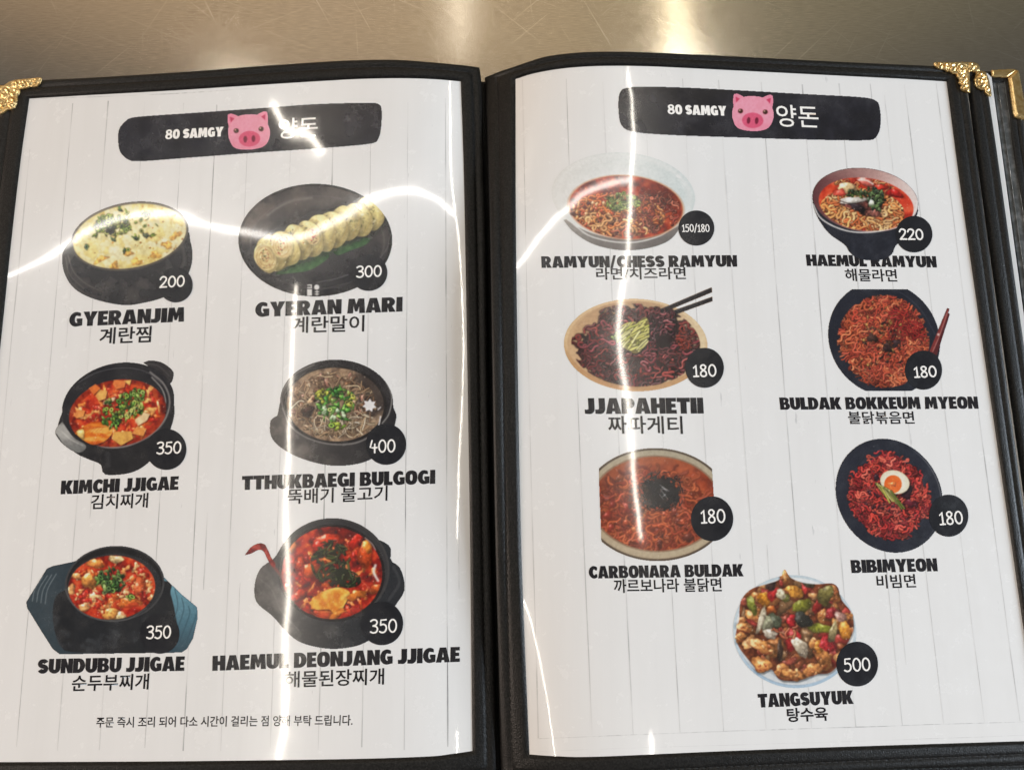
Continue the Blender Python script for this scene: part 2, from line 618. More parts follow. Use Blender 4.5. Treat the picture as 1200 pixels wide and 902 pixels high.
GL = {
 'A': (.86, [([(0, 0), (.22, 1), (.62, 1), (.86, 0), (.53, 0), (.50, .16), (.36, .16), (.33, 0)], [[(.385, .36), (.425, .70), (.475, .36)]])]),
 'B': (.76, [([(0, 0), (0, 1), (.44, 1)] + arc(.44, .76, .27, .24, 80, -40, 7) + [(.63, .54)] + arc(.46, .29, .30, .29, 40, -90, 8),
              [[(.32, .61), (.32, .79), (.40, .79), (.43, .70), (.40, .61)], [(.32, .20), (.32, .40), (.41, .40), (.45, .30), (.41, .20)]])]),
 'C': (.70, [(arc(.41, .5, .41, .51, 48, 312, 18) + [(.66, .36)] + arc(.43, .5, .11, .24, 320, 40, 9) + [(.66, .64)], [])]),
 'D': (.78, [([(0, 0), (0, 1), (.36, 1)] + arc(.36, .5, .42, .5, 88, -88, 12), [[(.32, .24), (.32, .76)] + arc(.34, .5, .11, .26, 85, -85, 7)])]),
 'E': (.60, [([(0, 0), (0, 1), (.58, 1), (.57, .76), (.32, .76), (.32, .62), (.54, .62), (.54, .39), (.32, .39), (.32, .24), (.59, .24), (.60, 0)], [])]),
 'G': (.78, [(arc(.41, .5, .41, .51, 52, 285, 16) + [(.77, .06), (.77, .55), (.43, .55), (.43, .36), (.47, .36), (.47, .25)] + arc(.43, .5, .11, .25, 282, 62, 9) + [(.66, .70)], [])]),
 'H': (.80, [([(0, 0), (0, 1), (.33, 1), (.33, .63), (.47, .63), (.47, 1), (.80, 1), (.80, 0), (.47, 0), (.47, .37), (.33, .37), (.33, 0)], [])]),
 'I': (.35, [([(0, 0), (.01, 1), (.34, 1), (.35, 0)], [])]),
 'J': (.56, [([(.20, 1), (.55, 1), (.55, .34)] + arc(.25, .32, .30, .33, 0, -85, 7) + [(0, .02), (.0, .29), (.11, .27), (.19, .29), (.21, .36)], [])]),
 'K': (.84, [([(0, 0), (0, 1), (.33, 1), (.33, .64), (.47, 1), (.83, 1), (.61, .52), (.85, 0), (.48, 0), (.33, .36), (.33, 0)], [])]),
 'L': (.57, [([(0, 0), (0, 1), (.34, 1), (.34, .26), (.57, .26), (.57, 0)], [])]),
 'M': (.98, [([(0, 0), (.06, 1), (.39, 1), (.49, .60), (.59, 1), (.92, 1), (.98, 0), (.66, 0), (.645, .48), (.555, .12), (.425, .12), (.335, .48), (.32, 0)], [])]),
 'N': (.78, [([(0, 0), (0, 1), (.31, 1), (.47, .52), (.47, 1), (.78, 1), (.78, 0), (.47, 0), (.31, .46), (.31, 0)], [])]),
 'O': (.80, [(sup(.40, .5, .40, .51), [sup(.40, .5, .085, .24, 14)])]),
 'P': (.72, [([(0, 0), (0, 1), (.41, 1)] + arc(.41, .66, .32, .34, 80, -80, 9) + [(.33, .31), (.33, 0)], [[(.32, .54), (.32, .77), (.39, .77), (.43, .655), (.39, .54)]])]),
 'R': (.78, [([(0, 0), (0, 1), (.42, 1)] + arc(.42, .68, .31, .32, 80, -45, 8) + [(.58, .40), (.78, 0), (.42, 0), (.345, .29), (.33, .29), (.33, 0)], [[(.32, .57), (.32, .78), (.39, .78), (.43, .675), (.39, .57)]])]),
 'S': (.69, [(ribbon_poly(arc(.345, .68, .205, .175, 18, 262, 14) + [(.36, .50)] + arc(.345, .32, .205, .175, 82, -162, 14), .29), [])]),
 'T': (.72, [([(0, .73), (0, 1), (.72, 1), (.72, .73), (.53, .73), (.53, 0), (.19, 0), (.19, .73)], [])]),
 'U': (.78, [([(0, 1), (.33, 1), (.33, .40)] + arc(.39, .34, .06, .09, 180, 360, 6) + [(.45, 1), (.78, 1), (.78, .38)] + arc(.39, .38, .39, .39, 0, -180, 14), [])]),
 'Y': (.84, [([(0, 1), (.35, 1), (.42, .66), (.49, 1), (.84, 1), (.59, .42), (.59, 0), (.25, 0), (.25, .42)], [])]),
 '/': (.50, [([(0, -.08), (.27, 1.05), (.47, 1.05), (.20, -.08)], [])]),
 '8': (.76, [(arc(.38, .75, .33, .26, -38, 218, 14) + arc(.38, .29, .38, .30, 140, 400, 16), [sup(.38, .745, .12, .10, 12, 2.0), sup(.38, .275, .14, .125, 12, 2.0)])]),
 '0': (.74, [(sup(.37, .5, .37, .51, 22, 2.3), [sup(.37, .5, .085, .26, 14)])]),
}

def text_tf(x0, y0, x1, y1, h):
    a = np.array([x0, y0], float); b = np.array([x1, y1], float)
    up = updir((x0 + x1) / 2, (y0 + y1) / 2) * h
    return lambda V: a + np.outer(V[:, 0], b - a) + np.outer(V[:, 1], up)

rng_t = random.Random(5)
def title(name, s, x0, y0, x1, y1, h, side, parent, off, mat, label=None):
    polys, x = [], 0.0
    for ch in s:
        if ch == ' ':
            x += .30; continue
        w, gl = GL[ch]
        for outer, holes in gl:
            polys.append(([(p[0] + x, p[1]) for p in outer], [[(p[0] + x, p[1]) for p in q] for q in holes]))
        x += w + .022
    x -= .022
    polys = [([(p[0] / x, p[1]) for p in o], [[(p[0] / x, p[1]) for p in q] for q in hs]) for o, hs in polys]
    return shape_mesh(name, polys, side, off, mat, parent, label, tf=text_tf(x0, y0, x1, y1, h))

def hangul(name, s, x0, ybot0, x1, ybot1, h, side, parent, off, mat, bold=0.006):
    c = bpy.data.curves.new("lettering", 'FONT')
    c.body = s
    c.size = 1.0
    c.offset = bold + .005
    c.resolution_u = 3
    o = bpy.data.objects.new("lettering", c)
    COL.objects.link(o)
    dg = bpy.context.evaluated_depsgraph_get()
    me = bpy.data.meshes.new_from_object(o.evaluated_get(dg))
    V = np.array([v.co[:2] for v in me.vertices])
    T = []
    me.calc_loop_triangles()
    for t in me.loop_triangles:
        T.append(tuple(t.vertices))
    bpy.data.objects.remove(o)
    bpy.data.meshes.remove(me)
    bpy.data.curves.remove(c)
    lo, hi = V.min(0), V.max(0)
    V = (V - lo) / (hi - lo)
    px = text_tf(x0, ybot0, x1, ybot1, h)(V)
    return tri_mesh(name, px, np.array(T), side, off, mat, parent)

# rounded hand-lettered figures: one pen stroke (or two) per figure in a 0..1 box
def cm(p, n=26): return catmull(p, n)
DIG = {
 '0': (.62, [arc(.31, .5, .27, .46, 100, 462, 34)]),
 '1': (.42, [[(.06, .74), (.24, .97), (.25, .5), (.25, .04)], [(.04, .03), (.42, .04)]]),
 '2': (.60, [cm([(.04, .74), (.14, .93), (.32, .98), (.50, .88), (.52, .70), (.38, .44), (.18, .20), (.05, .04)]), [(.05, .04), (.3, .05), (.58, .05)]]),
 '3': (.56, [cm([(.03, .88), (.18, .97), (.38, .96), (.49, .82), (.42, .62), (.20, .53)]), cm([(.20, .53), (.42, .48), (.53, .30), (.44, .08), (.22, .02), (.02, .10)])]),
 '4': (.62, [[(.20, .95), (.06, .42), (.30, .38), (.60, .40)], [(.42, .66), (.42, .0)]]),
 '5': (.58, [[(.50, .96), (.12, .94), (.10, .58)], cm([(.10, .58), (.30, .63), (.48, .52), (.52, .30), (.42, .09), (.22, .02), (.03, .10)])]),
 '8': (.60, [cm([(.50, .84), (.34, .97), (.14, .90), (.12, .70), (.30, .54), (.50, .36), (.50, .12), (.30, .02), (.10, .12), (.10, .34), (.30, .53), (.46, .68), (.50, .84)], 44)]),
 '/': (.42, [[(.02, -.06), (.40, 1.06)]]),
}
def figures(name, s, x0, y0, x1, y1, side, parent, off, wd, tilt=0.0):
    """x0..x1 wide, y0 top .. y1 bottom, pixel pen width wd"""
    x = 0; st = []
    for ch in s:
        w, ss = DIG[ch]
        for q in ss: st.append(np.array(q) + [x, 0])
        x += w + (.10 if len(s) < 4 else .13)
    x -= .10
    a = np.array([x0, y1], float)
    b = np.array([x1, y1 + tilt], float)
    up = updir((x0 + x1) / 2, y1) * (y1 - y0)
    V, T, O = [], [], []
    k = 0
    for q in st:
        c = a + np.outer(q[:, 0] / x, b - a) + np.outer(q[:, 1], up)
        d = np.gradient(c, axis=0)
        d /= np.linalg.norm(d, axis=1, keepdims=True) + 1e-9
        nn = np.stack([-d[:, 1], d[:, 0]], -1)
        i0 = len(V)
        for j in range(len(c)):
            V += [c[j] + nn[j] * wd / 2, c[j] - nn[j] * wd / 2]
            k += 1
            O += [off + k * 4e-7] * 2
        for j in range(len(c) - 1):
            p = i0 + 2 * j
            T += [(p, p + 1, p + 3), (p, p + 3, p + 2)]
        for j, sg in ((0, -1), (len(c) - 1, 1)):          # round pen ends
            k += 1
            ci = len(V)
            V.append(c[j]); O.append(off + k * 4e-7)
            aa = math.atan2(d[j][1] * sg, d[j][0] * sg)
            for t in np.linspace(-math.pi / 2, math.pi / 2, 7):
                V.append(c[j] + wd / 2 * np.array([math.cos(aa + t), math.sin(aa + t)])); O.append(off + k * 4e-7)
            T += [(ci, ci + m, ci + m + 1) for m in range(1, 7)]
    return tri_mesh(name, np.array(V), np.array(T), side, np.array(O), M_WHITE, parent)

# ------------------------------------------------------------------ painter for the printed pictures (numpy only)
S = 4
class Pic:
    def __init__(s, x0, y0, x1, y1, bg, seed):
        s.b = (x0, y0, x1, y1)
        s.w, s.h = int((x1 - x0) * S), int((y1 - y0) * S)
        xs = x0 + (np.arange(s.w) + .5) / S
        ys = y0 + (np.arange(s.h) + .5) / S
        s.X, s.Y = np.meshgrid(xs, ys)
        s.c = np.empty((s.h, s.w, 3)); s.c[:] = np.array(bg, float)
        s.a = np.zeros((s.h, s.w), bool)
        s.r = np.random.default_rng(seed)
        s.N = s.fbm(2.4, 3); s.N = (s.N - s.N.mean()) / s.N.std()
    def fbm(s, cell, oct=4, sx=1.0, sy=1.0, gain=.55):
        out = np.zeros((s.h, s.w)); amp = 1; tot = 0
        for o in range(oct):
            c = cell / 2 ** o * S
            gw, gh = int(s.w / (c * sx)) + 4, int(s.h / (c * sy)) + 4
            g = s.r.random((gh, gw))
            fx = np.arange(s.w) / (c * sx) + s.r.random(); fy = np.arange(s.h) / (c * sy) + s.r.random()
            ix, iy = fx.astype(int), fy.astype(int)
            tx, ty = fx - ix, fy - iy
            tx = tx * tx * (3 - 2 * tx); ty = (ty * ty * (3 - 2 * ty))[:, None]
            a = g[iy][:, ix] * (1 - tx) + g[iy][:, ix + 1] * tx
            b = g[iy + 1][:, ix] * (1 - tx) + g[iy + 1][:, ix + 1] * tx
            out += amp * (a * (1 - ty) + b * ty); tot += amp; amp *= gain
            if c < 2: break
        return out / tot
    def E(s, cx, cy, rx, ry, ang=0.0, sl=None):
        X, Y = (s.X, s.Y) if sl is None else (s.X[sl], s.Y[sl])
        a = rad(ang); dx, dy = X - cx, Y - cy
        u = (dx * math.cos(a) + dy * math.sin(a)) / rx
        v = (-dx * math.sin(a) + dy * math.cos(a)) / ry
        return np.sqrt(u * u + v * v)
    def win(s, x0, y0, x1, y1):
        i0 = max(0, int((x0 - s.b[0]) * S)); i1 = min(s.w, int((x1 - s.b[0]) * S) + 2)
        j0 = max(0, int((y0 - s.b[1]) * S)); j1 = min(s.h, int((y1 - s.b[1]) * S) + 2)
        if i1 <= i0 or j1 <= j0: return None
        return (slice(j0, j1), slice(i0, i1))
    def poly(s, pts):
        p = np.array(pts, float)
        m = np.zeros((s.h, s.w), bool)
        X, Y = s.X, s.Y
        for (xa, ya), (xb, yb) in zip(p, np.roll(p, -1, 0)):
            if ya == yb: continue
            c = ((ya > Y) != (yb > Y)) & (X < (xb - xa) * (Y - ya) / (yb - ya) + xa)
            m ^= c
        return m
    def sp(s, pts, n=90):
        p = list(pts) + [pts[0]]
        return s.poly(catmull(p, n)[:-1])
    def put(s, m, col, k=1.0, sl=None):
        c = s.c if sl is None else s.c[sl]
        m = (np.asarray(m, float) * k)[..., None]
        c[:] = c * (1 - m) + np.asarray(col, float) * m
    def shade(s, m, f, sl=None):
        c = s.c if sl is None else s.c[sl]
        c *= 1 + np.asarray(m, float)[..., None] * (f - 1)
    def ramp(s, t, cols):
        cols = np.array(cols, float)
        t = np.clip(t, 0, 1) * (len(cols) - 1)
        i = np.minimum(t.astype(int), len(cols) - 2)
        f = (t - i)[..., None]
        return cols[i] * (1 - f) + cols[i + 1] * f
    def strand(s, pts, w, col, clip=None, shadow=.45, hl=.35, bri=1.0):
        p = np.array(pts, float)
        pad = w * 2 + 1
        sl = s.win(p[:, 0].min() - pad, p[:, 1].min() - pad, p[:, 0].max() + pad, p[:, 1].max() + pad)
        if sl is None: return
        X, Y = s.X[sl], s.Y[sl]
        D = np.full(X.shape, 1e9); SG = np.zeros(X.shape)
        for a, b in zip(p[:-1], p[1:]):
            d = b - a; L = d @ d + 1e-9
            t = np.clip(((X - a[0]) * d[0] + (Y - a[1]) * d[1]) / L, 0, 1)
            ex, ey = X - a[0] - t * d[0], Y - a[1] - t * d[1]
            q = ex * ex + ey * ey
            up = q < D
            D = np.where(up, q, D)
            SG = np.where(up, -ey - ex * .5, SG)
        D = np.sqrt(D)
        r = w / 2
        cl = 1.0 if clip is None else clip[sl]
        s.shade(np.clip((r * 1.9 - D) / r, 0, 1) * cl, 1 - shadow, sl)
        m = np.clip((r - D) * S + .5, 0, 1) * cl
        t = np.clip(D / r, 0, 1)
        lum = (1 - .45 * t * t) * bri * (1 + .28 * SG / r)
        c = np.asarray(col, float) * lum[..., None]
        c += (255 * hl * np.exp(-((SG / r - .45) / .22) ** 2) * (t < .8) * (s.r.random() ** 1.5))[..., None]
        s.put(m, c, 1, sl)
    def noodle(s, reg, n, w, cols, curl=.25, step=1.7, ln=14, clip=None, **kw):
        clip = reg if clip is None else clip
        jj, ii = np.nonzero(reg)
        for i in range(n):
            k = s.r.integers(len(jj))
            x, y = s.X[0, ii[k]], s.Y[jj[k], 0]
            a = s.r.random() * 6.28
            ph, fr = s.r.random() * 6.28, s.r.uniform(.35, .8)
            bend = s.r.normal(0, curl * .5)
            pts = [(x, y)]
            for j in range(s.r.integers(ln // 2, ln)):
                a += bend + curl * 1.3 * math.sin(ph + j * fr)
                x += step * math.cos(a); y += step * math.sin(a) * .85
                pts.append((x, y))
            f = .58 + .5 * i / n + s.r.normal(0, .10)
            c = np.array(cols[s.r.integers(len(cols))], float)
            s.strand(pts, w * s.r.uniform(.8, 1.2), c, clip, bri=f, **kw)
    def blob(s, cx, cy, rx, ry, ang, col, rough=.14, clip=None, spec=.45, sh=.55, tex=.25, amb=.52):
        R = max(rx, ry) * 1.5
        sl = s.win(cx - R, cy - R, cx + R, cy + R)
        if sl is None: return
        X, Y = s.X[sl], s.Y[sl]
        a = rad(ang); dx, dy = X - cx, Y - cy
        u = (dx * math.cos(a) + dy * math.sin(a)) / rx
        v = (-dx * math.sin(a) + dy * math.cos(a)) / ry
        th = np.arctan2(v, u)
        k = 1 + sum(rough / q * math.sqrt(2) * np.sin(q * th + s.r.random() * 6.28) for q in (2, 3, 5, 8))
        r = np.sqrt(u * u + v * v) / k
        cl = 1.0 if clip is None else clip[sl]
        s.shade(np.clip((1.4 - r) / .5, 0, 1) * cl, 1 - sh * .62, sl)
        m = np.clip((1 - r) * min(rx, ry) * S * .45 + .3, 0, 1) * cl
        q = np.clip(r, 0, 1)
        nz = np.sqrt(np.clip(1 - q * q * .92, 0, 1))
        d = np.hypot(dx, dy) + 1e-6
        nx, ny = dx / d * q, dy / d * q
        j = s.r.normal(0, .25, 2)
        l = np.array([-.35 + j[0], -.62 + j[1], .75]); l /= np.linalg.norm(l)
        lam = np.clip(nx * l[0] + ny * l[1] + nz * l[2], 0, 1)
        c = np.asarray(col, float) * (amb + (1.16 - amb) * lam)[..., None]
        if tex:
            i, j2 = s.r.integers(0, s.h), s.r.integers(0, s.w)
            g = np.roll(s.N[sl], (s.r.integers(0, 40), s.r.integers(0, 40)), (0, 1))
            c *= (1 + tex * .42 * g)[..., None]
        c += (190 * spec * np.clip(lam ** 22 * (1 + .6 * s.N[sl]), 0, 1))[..., None]
        s.put(m, c, 1, sl)
    def spots(s, reg, n, r0, r1, cols, **kw):
        jj, ii = np.nonzero(reg)
        for i in range(n):
            k = s.r.integers(len(jj))
            r = s.r.uniform(r0, r1)
            s.blob(s.X[0, ii[k]], s.Y[jj[k], 0], r, r * s.r.uniform(.5, .95), s.r.random() * 180,
                   np.array(cols[s.r.integers(len(cols))], float) * s.r.uniform(.75, 1.12), clip=reg, **kw)
    def ring(s, cx, cy, rx, ry, ang, c_out, c_in, th=.42, clip=None):
        sl = s.win(cx - rx * 1.5, cy - rx * 1.5, cx + rx * 1.5, cy + rx * 1.5)
        if sl is None: return
        r = s.E(cx, cy, rx, ry, ang, sl)
        cl = 1.0 if clip is None else clip[sl]
        s.shade((r < 1.3) * cl, .55, sl)
        s.put((r < 1) * cl, c_out, 1, sl)
        s.put(((r < 1 - th * .35) & (r > 1 - th)) * cl, c_in, .85, sl)
        s.put((r < 1 - th) * cl, np.array(c_out) * .32, .8, sl)
    def greens(s, cx, cy, rx, ry, n, size=2.2, cols=None, clip=None, rings=.35):
        cols = cols or [(96, 140, 48), (60, 112, 38), (132, 168, 66), (44, 84, 34), (160, 186, 92)]
        for i in range(n):
            a = s.r.random() * 6.28; q = s.r.random() ** .6
            x, y = cx + rx * q * math.cos(a), cy + ry * q * math.sin(a)
            c = np.array(cols[s.r.integers(len(cols))], float) * (.6 + .5 * i / n)
            if s.r.random() < rings:
                s.ring(x, y, size * s.r.uniform(.8, 1.3), size * s.r.uniform(.5, .9), s.r.random() * 180, c, np.minimum(c * 1.35 + 25, 255), clip=clip)
            else:
                s.blob(x, y, size * s.r.uniform(.8, 1.6), size * s.r.uniform(.35, .7), s.r.random() * 180, c, clip=clip, spec=.25, tex=.1)
    def line(s, pts, w, col, k=.6):
        p = catmull(pts, 30)
        sl = s.win(p[:, 0].min() - w * 2, p[:, 1].min() - w * 2, p[:, 0].max() + w * 2, p[:, 1].max() + w * 2)
        if sl is None: return
        X, Y = s.X[sl], s.Y[sl]
        D = np.full(X.shape, 1e9)
        for a, b in zip(p[:-1], p[1:]):
            d = b - a; t = np.clip(((X - a[0]) * d[0] + (Y - a[1]) * d[1]) / (d @ d + 1e-9), 0, 1)
            D = np.minimum(D, np.hypot(X - a[0] - t * d[0], Y - a[1] - t * d[1]))
        s.put(np.clip((w * .75 - D) / (w * .6), 0, 1), col, k, sl)
    def stew(s, reg, cols, cell=5):
        t = s.fbm(cell, 4)
        t = (t - t.min()) / (t.max() - t.min())
        s.put(reg, s.ramp(np.clip((t - .2) / .6, 0, 1), cols))
    def glints(s, reg, n, col=(255, 225, 205), r=(.35, .9)):
        jj, ii = np.nonzero(reg)
        for i in range(int(n * .55)):
            k = s.r.integers(len(jj))
            x, y = s.X[0, ii[k]], s.Y[jj[k], 0]
            q = s.r.uniform(*r)
            sl = s.win(x - 3, y - 3, x + 3, y + 3)
            if sl is None: continue
            e = s.E(x, y, q * 1.6, q * .8, s.r.random() * 180, sl)
            s.put(np.clip((1 - e) * 2, 0, 1), col, s.r.uniform(.2, .7), sl)
    def soften(s, m, n, tint=None, k=0.0):
        c = s.c.copy()
        for _ in range(n):
            c = (2 * c + np.roll(c, 2, 0) + np.roll(c, -2, 0) + np.roll(c, 2, 1) + np.roll(c, -2, 1)) / 6
        if tint is not None: c = c * (1 - k) + np.array(tint, float) * k
        s.put(m, c)
    def finish(s):
        # the soft look of a printed photograph: fine tonal unevenness and a slight blur
        c = np.clip(s.c, 0, 255) * (1 + .022 * s.N[..., None])
        for sh in (1, 2):
            c = (2 * c + np.roll(c, sh, 0) + np.roll(c, -sh, 0) + np.roll(c, sh, 1) + np.roll(c, -sh, 1)) / 6
        return c
    def build(s, name, side, parent, off, label=None, mat=None):
        # two mesh cells per photo pixel; colour averaged from the fine raster
        c = np.clip(s.finish(), 4, 250)
        g = s.r.normal(0, 1, (s.h // 2, s.w // 2, 1))
        c = c[:s.h // 2 * 2, :s.w // 2 * 2]
        c = (c[::2, ::2] + c[1::2, ::2] + c[::2, 1::2] + c[1::2, 1::2]) / 4 + g * 2.0
        a = s.a[:s.h // 2 * 2, :s.w // 2 * 2]
        a = (a[::2, ::2].astype(int) + a[1::2, ::2] + a[::2, 1::2] + a[1::2, 1::2]) >= 2
        h, w = a.shape
        L = lin(np.clip(c, 3, 252)) * PRINT
        L = L / (1 + (L / 0.86) ** 4) ** 0.25
        pad = np.pad(L, ((1, 1), (1, 1), (0, 0)), 'edge')
        vc = (pad[:-1, :-1] + pad[1:, :-1] + pad[:-1, 1:] + pad[1:, 1:]) / 4
        xs = s.b[0] + np.arange(w + 1) * 2 / S
        ys = s.b[1] + np.arange(h + 1) * 2 / S
        PX, PY = np.meshgrid(xs, ys)
        q = grid_quads(h, w, a)
        V = np.stack([PX.ravel(), PY.ravel()], -1)
        V, q, C = compact(V, q, vc.reshape(-1, 3))
        P = onpage(V[:, 0], V[:, 1], side)
        P = P + pnormal(P, side) * off
        me = mesh_np(name, P, quads=q, parent=parent)
        set_cols(me, np.clip(C, 0.002, 0.86))
        return link(name, me, mat or M_PIC, parent, label)

# ------------------------------------------------------------------ the steel table
tb = mesh_np("table_top", [(-1.3, -0.75, 0), (1.3, -0.75, 0), (1.3, 0.95, 0), (-1.3, 0.95, 0),
                           (-1.3, -0.75, -0.04), (1.3, -0.75, -0.04), (1.3, 0.95, -0.04), (-1.3, 0.95, -0.04)],
             quads=[(0, 1, 2, 3), (7, 6, 5, 4), (0, 4, 5, 1), (1, 5, 6, 2), (2, 6, 7, 3), (3, 7, 4, 0)], smooth=False)
table = link("table_top", tb, M_STEEL, None)
table["kind"] = "structure"
table["label"] = "brushed stainless steel table top with fine scratches under the open menu"
table["category"] = "table"

# ------------------------------------------------------------------ the menu folder
def loop_px(sides, n):
    """four polylines (top L>R, right T>B, bottom R>L, left B>T) -> closed loop of 4n points"""
    return np.concatenate([catmull(q, n)[:-1] for q in sides])

def vpx(x, y, y2):
    """x at height y2 of a book-vertical line through (x, y)"""
    return VP[0] + (x - VP[0]) * (y2 - VP[1]) / (y - VP[1])

L_IN = [[(33, 115), (100, 111), (200, 105.5), (300, 99), (380, 94), (425, 91.7), (470, 91), (510, 92.3), (541, 95)],
        [(541, 95), (544, 180), (546.5, 300), (551.5, 600), (555, 881)],
        [(555, 881), (530, 884.5), (500, 887.5), (400, 890.5), (200, 893), (0, 894), (-52, 894.5)],
        [(-52, 894.5), (-22, 600), (0, 395), (12, 280), (22.5, 190), (33, 115)]]
L_OUT = [[(3, 100), (52, 94.5), (100, 92), (200, 86), (300, 78.5), (380, 73), (425, 71), (470, 71), (520, 75), (550, 78), (562, 80)],
         [(562, 80), (565, 110), (567, 200), (570, 300), (575, 600), (583, 916)],
         [(583, 916), (500, 920), (300, 923), (-90, 926)],
         [(-90, 926), (-56, 600), (-22, 300), (-3, 150), (3, 100)]]
R_IN = [[(602.5, 93), (625, 86), (660, 79.8), (700, 77), (750, 77), (800, 79), (900, 84), (1000, 89), (1060, 92), (1110, 95)],
        [(1110, 95), (1132, 260), (1175, 560), (1219, 868)],
        [(1219, 868), (1200, 869), (1000, 875.5), (850, 881), (700, 887.5), (650, 887), (619, 885)],
        [(619, 885), (613, 740), (608.5, 600), (603.5, 300), (602.5, 93)]]
R_OUT = [[(568, 92), (585, 85), (600, 80), (620, 73), (640, 67), (670, 63), (700, 61.5), (745, 61.8), (800, 64), (920, 70), (1000, 74), (1090, 78), (1128, 80)],
         [(1128, 80), (1133, 111), (1143, 180), (1194, 560), (1239, 892)],
         [(1239, 892), (1200, 893.5), (1000, 903), (850, 910), (700, 917), (588, 918)],
         [(588, 918), (583.5, 750), (580, 600), (575, 300), (571, 150), (568, 92)]]

def frame(name, LI, LO, side, parent, n=90, z_in=0.0004, z_top=0.0013, wall=0.0022, base=None, zfix=None, label=None, plate=True):
    A, B = loop_px(LI, n), loop_px(LO, n)
    prof = [(-0.10, -0.0004), (0.0, z_in), (0.05, z_top * .85), (0.12, z_top), (0.30, z_top), (0.36, z_top * .98), (0.50, z_top), (0.545, z_top * .62),
            (0.585, z_top * .62), (0.63, z_top), (0.80, z_top * 1.02), (0.90, z_top * .95), (0.97, z_top * .62), (1.0, z_top * .1)]
    rows = []
    for t, dz in prof:
        Q = A + (B - A) * t
        if zfix is None:
            P = onpage(Q[:, 0], Q[:, 1], side, 0.0)
            P = P + pnormal(P, side) * dz
        else:
            P = onz(Q[:, 0], Q[:, 1], np.full(len(Q), zfix + dz))
        rows.append(P)
    low = rows[-1].copy()
    low[:, 2] = np.maximum(low[:, 2] - wall, 0.0004)
    rows.append(low)
    low2 = rows[0].copy(); low2[:, 2] = np.maximum(low2[:, 2] - wall + .0006, 0.0004)
    rows.append(low2)
    m = len(A)
    V = np.concatenate(rows)
    q = []
    for r in range(len(rows) - 1):
        for i in range(m):
            j = (i + 1) % m
            q.append((r * m + i, r * m + j, (r + 1) * m + j, (r + 1) * m + i))
    r = len(rows) - 1
    for i in range(m):
        j = (i + 1) % m
        q.append((r * m + i, r * m + j, j, i))
    q = np.array(q)[:, ::-1]
    me = mesh_np(name, V, quads=q, parent=parent)
    o = link(name, me, M_LEATHER, parent, label)
    # sewn stitches in the groove
    Q = A + (B - A) * 0.565
    Q = np.vstack([Q, Q[:1]])
    s = np.concatenate([[0], np.cumsum(np.linalg.norm(np.diff(Q, axis=0), axis=1))])
    V, T = [], []
    for d in np.arange(2, s[-1] - 8, 8.2):
        dd = np.array([d, d + 2, d + 4.2, d + 6.2])
        c = np.stack([np.interp(dd, s, Q[:, 0]), np.interp(dd, s, Q[:, 1])], -1)
        dv = c[-1] - c[0]; dv /= np.linalg.norm(dv); nn = np.array([-dv[1], dv[0]])
        if zfix is None:
            P0 = onpage(c[:, 0], c[:, 1], side); N = pnormal(P0, side)
        else:
            P0 = onz(c[:, 0], c[:, 1], np.full(4, zfix)); N = np.tile([0, 0, 1.0], (4, 1))
        P1 = onpage(c[:, 0] + nn[0], c[:, 1] + nn[1], side) if zfix is None else onz(c[:, 0] + nn[0], c[:, 1] + nn[1], np.full(4, zfix))
        wv = (P1 - P0); wv /= np.linalg.norm(wv, axis=1, keepdims=True)
        lift = np.array([.0, .00055, .00055, 0.0]) + z_top * .62
        i0 = len(V)
        for k in range(4):
            b = P0[k] + N[k] * (z_top * .60); t = P0[k] + N[k] * lift[k]
            V += [b - wv[k] * .00026, t, b + wv[k] * .00026]
        for k in range(3):
            a = i0 + 3 * k
            T += [(a, a + 3, a + 4, a + 1), (a + 1, a + 4, a + 5, a + 2)]
    me = mesh_np("stitching", V, quads=T, parent=parent)
    link("stitching", me, M_THREAD, o)
    return o

menu = empty("menu_book", (0, 0, 0), "open black leatherette menu folder with gold corner guards lying on the steel table", "menu")

def plate(name, LI, side, drop, parent, mat):
    """backing board filling a frame, under its paper"""
    n = 40
    a, b, c, d = [catmull(q, n) for q in LI]
    c, d = c[::-1], d[::-1]
    s = np.linspace(0, 1, n + 1)[None, :, None]; t = np.linspace(0, 1, n + 1)[:, None, None]
    Q = (1 - t) * a[None] + t * c[None] + (1 - s) * d[:, None] + s * b[:, None] \
        - ((1 - s) * (1 - t) * a[0] + s * (1 - t) * a[-1] + (1 - s) * t * c[0] + s * t * c[-1])
    P = onpage(Q[..., 0].ravel(), Q[..., 1].ravel(), side, -drop)
    me = mesh_np(name, P, quads=grid_quads(n, n), parent=parent)
    return link(name, me, mat, parent)

f_left = frame("leather_frame", L_IN, L_OUT, 'L', menu, wall=0.0040)
f_right = frame("leather_frame", R_IN, R_OUT, 'R', menu, wall=0.0026)
plate("backing_board", L_IN, 'L', 0.0012, menu, M_SPINE)
plate("backing_board", R_IN, 'R', 0.0012, menu, M_SPINE)

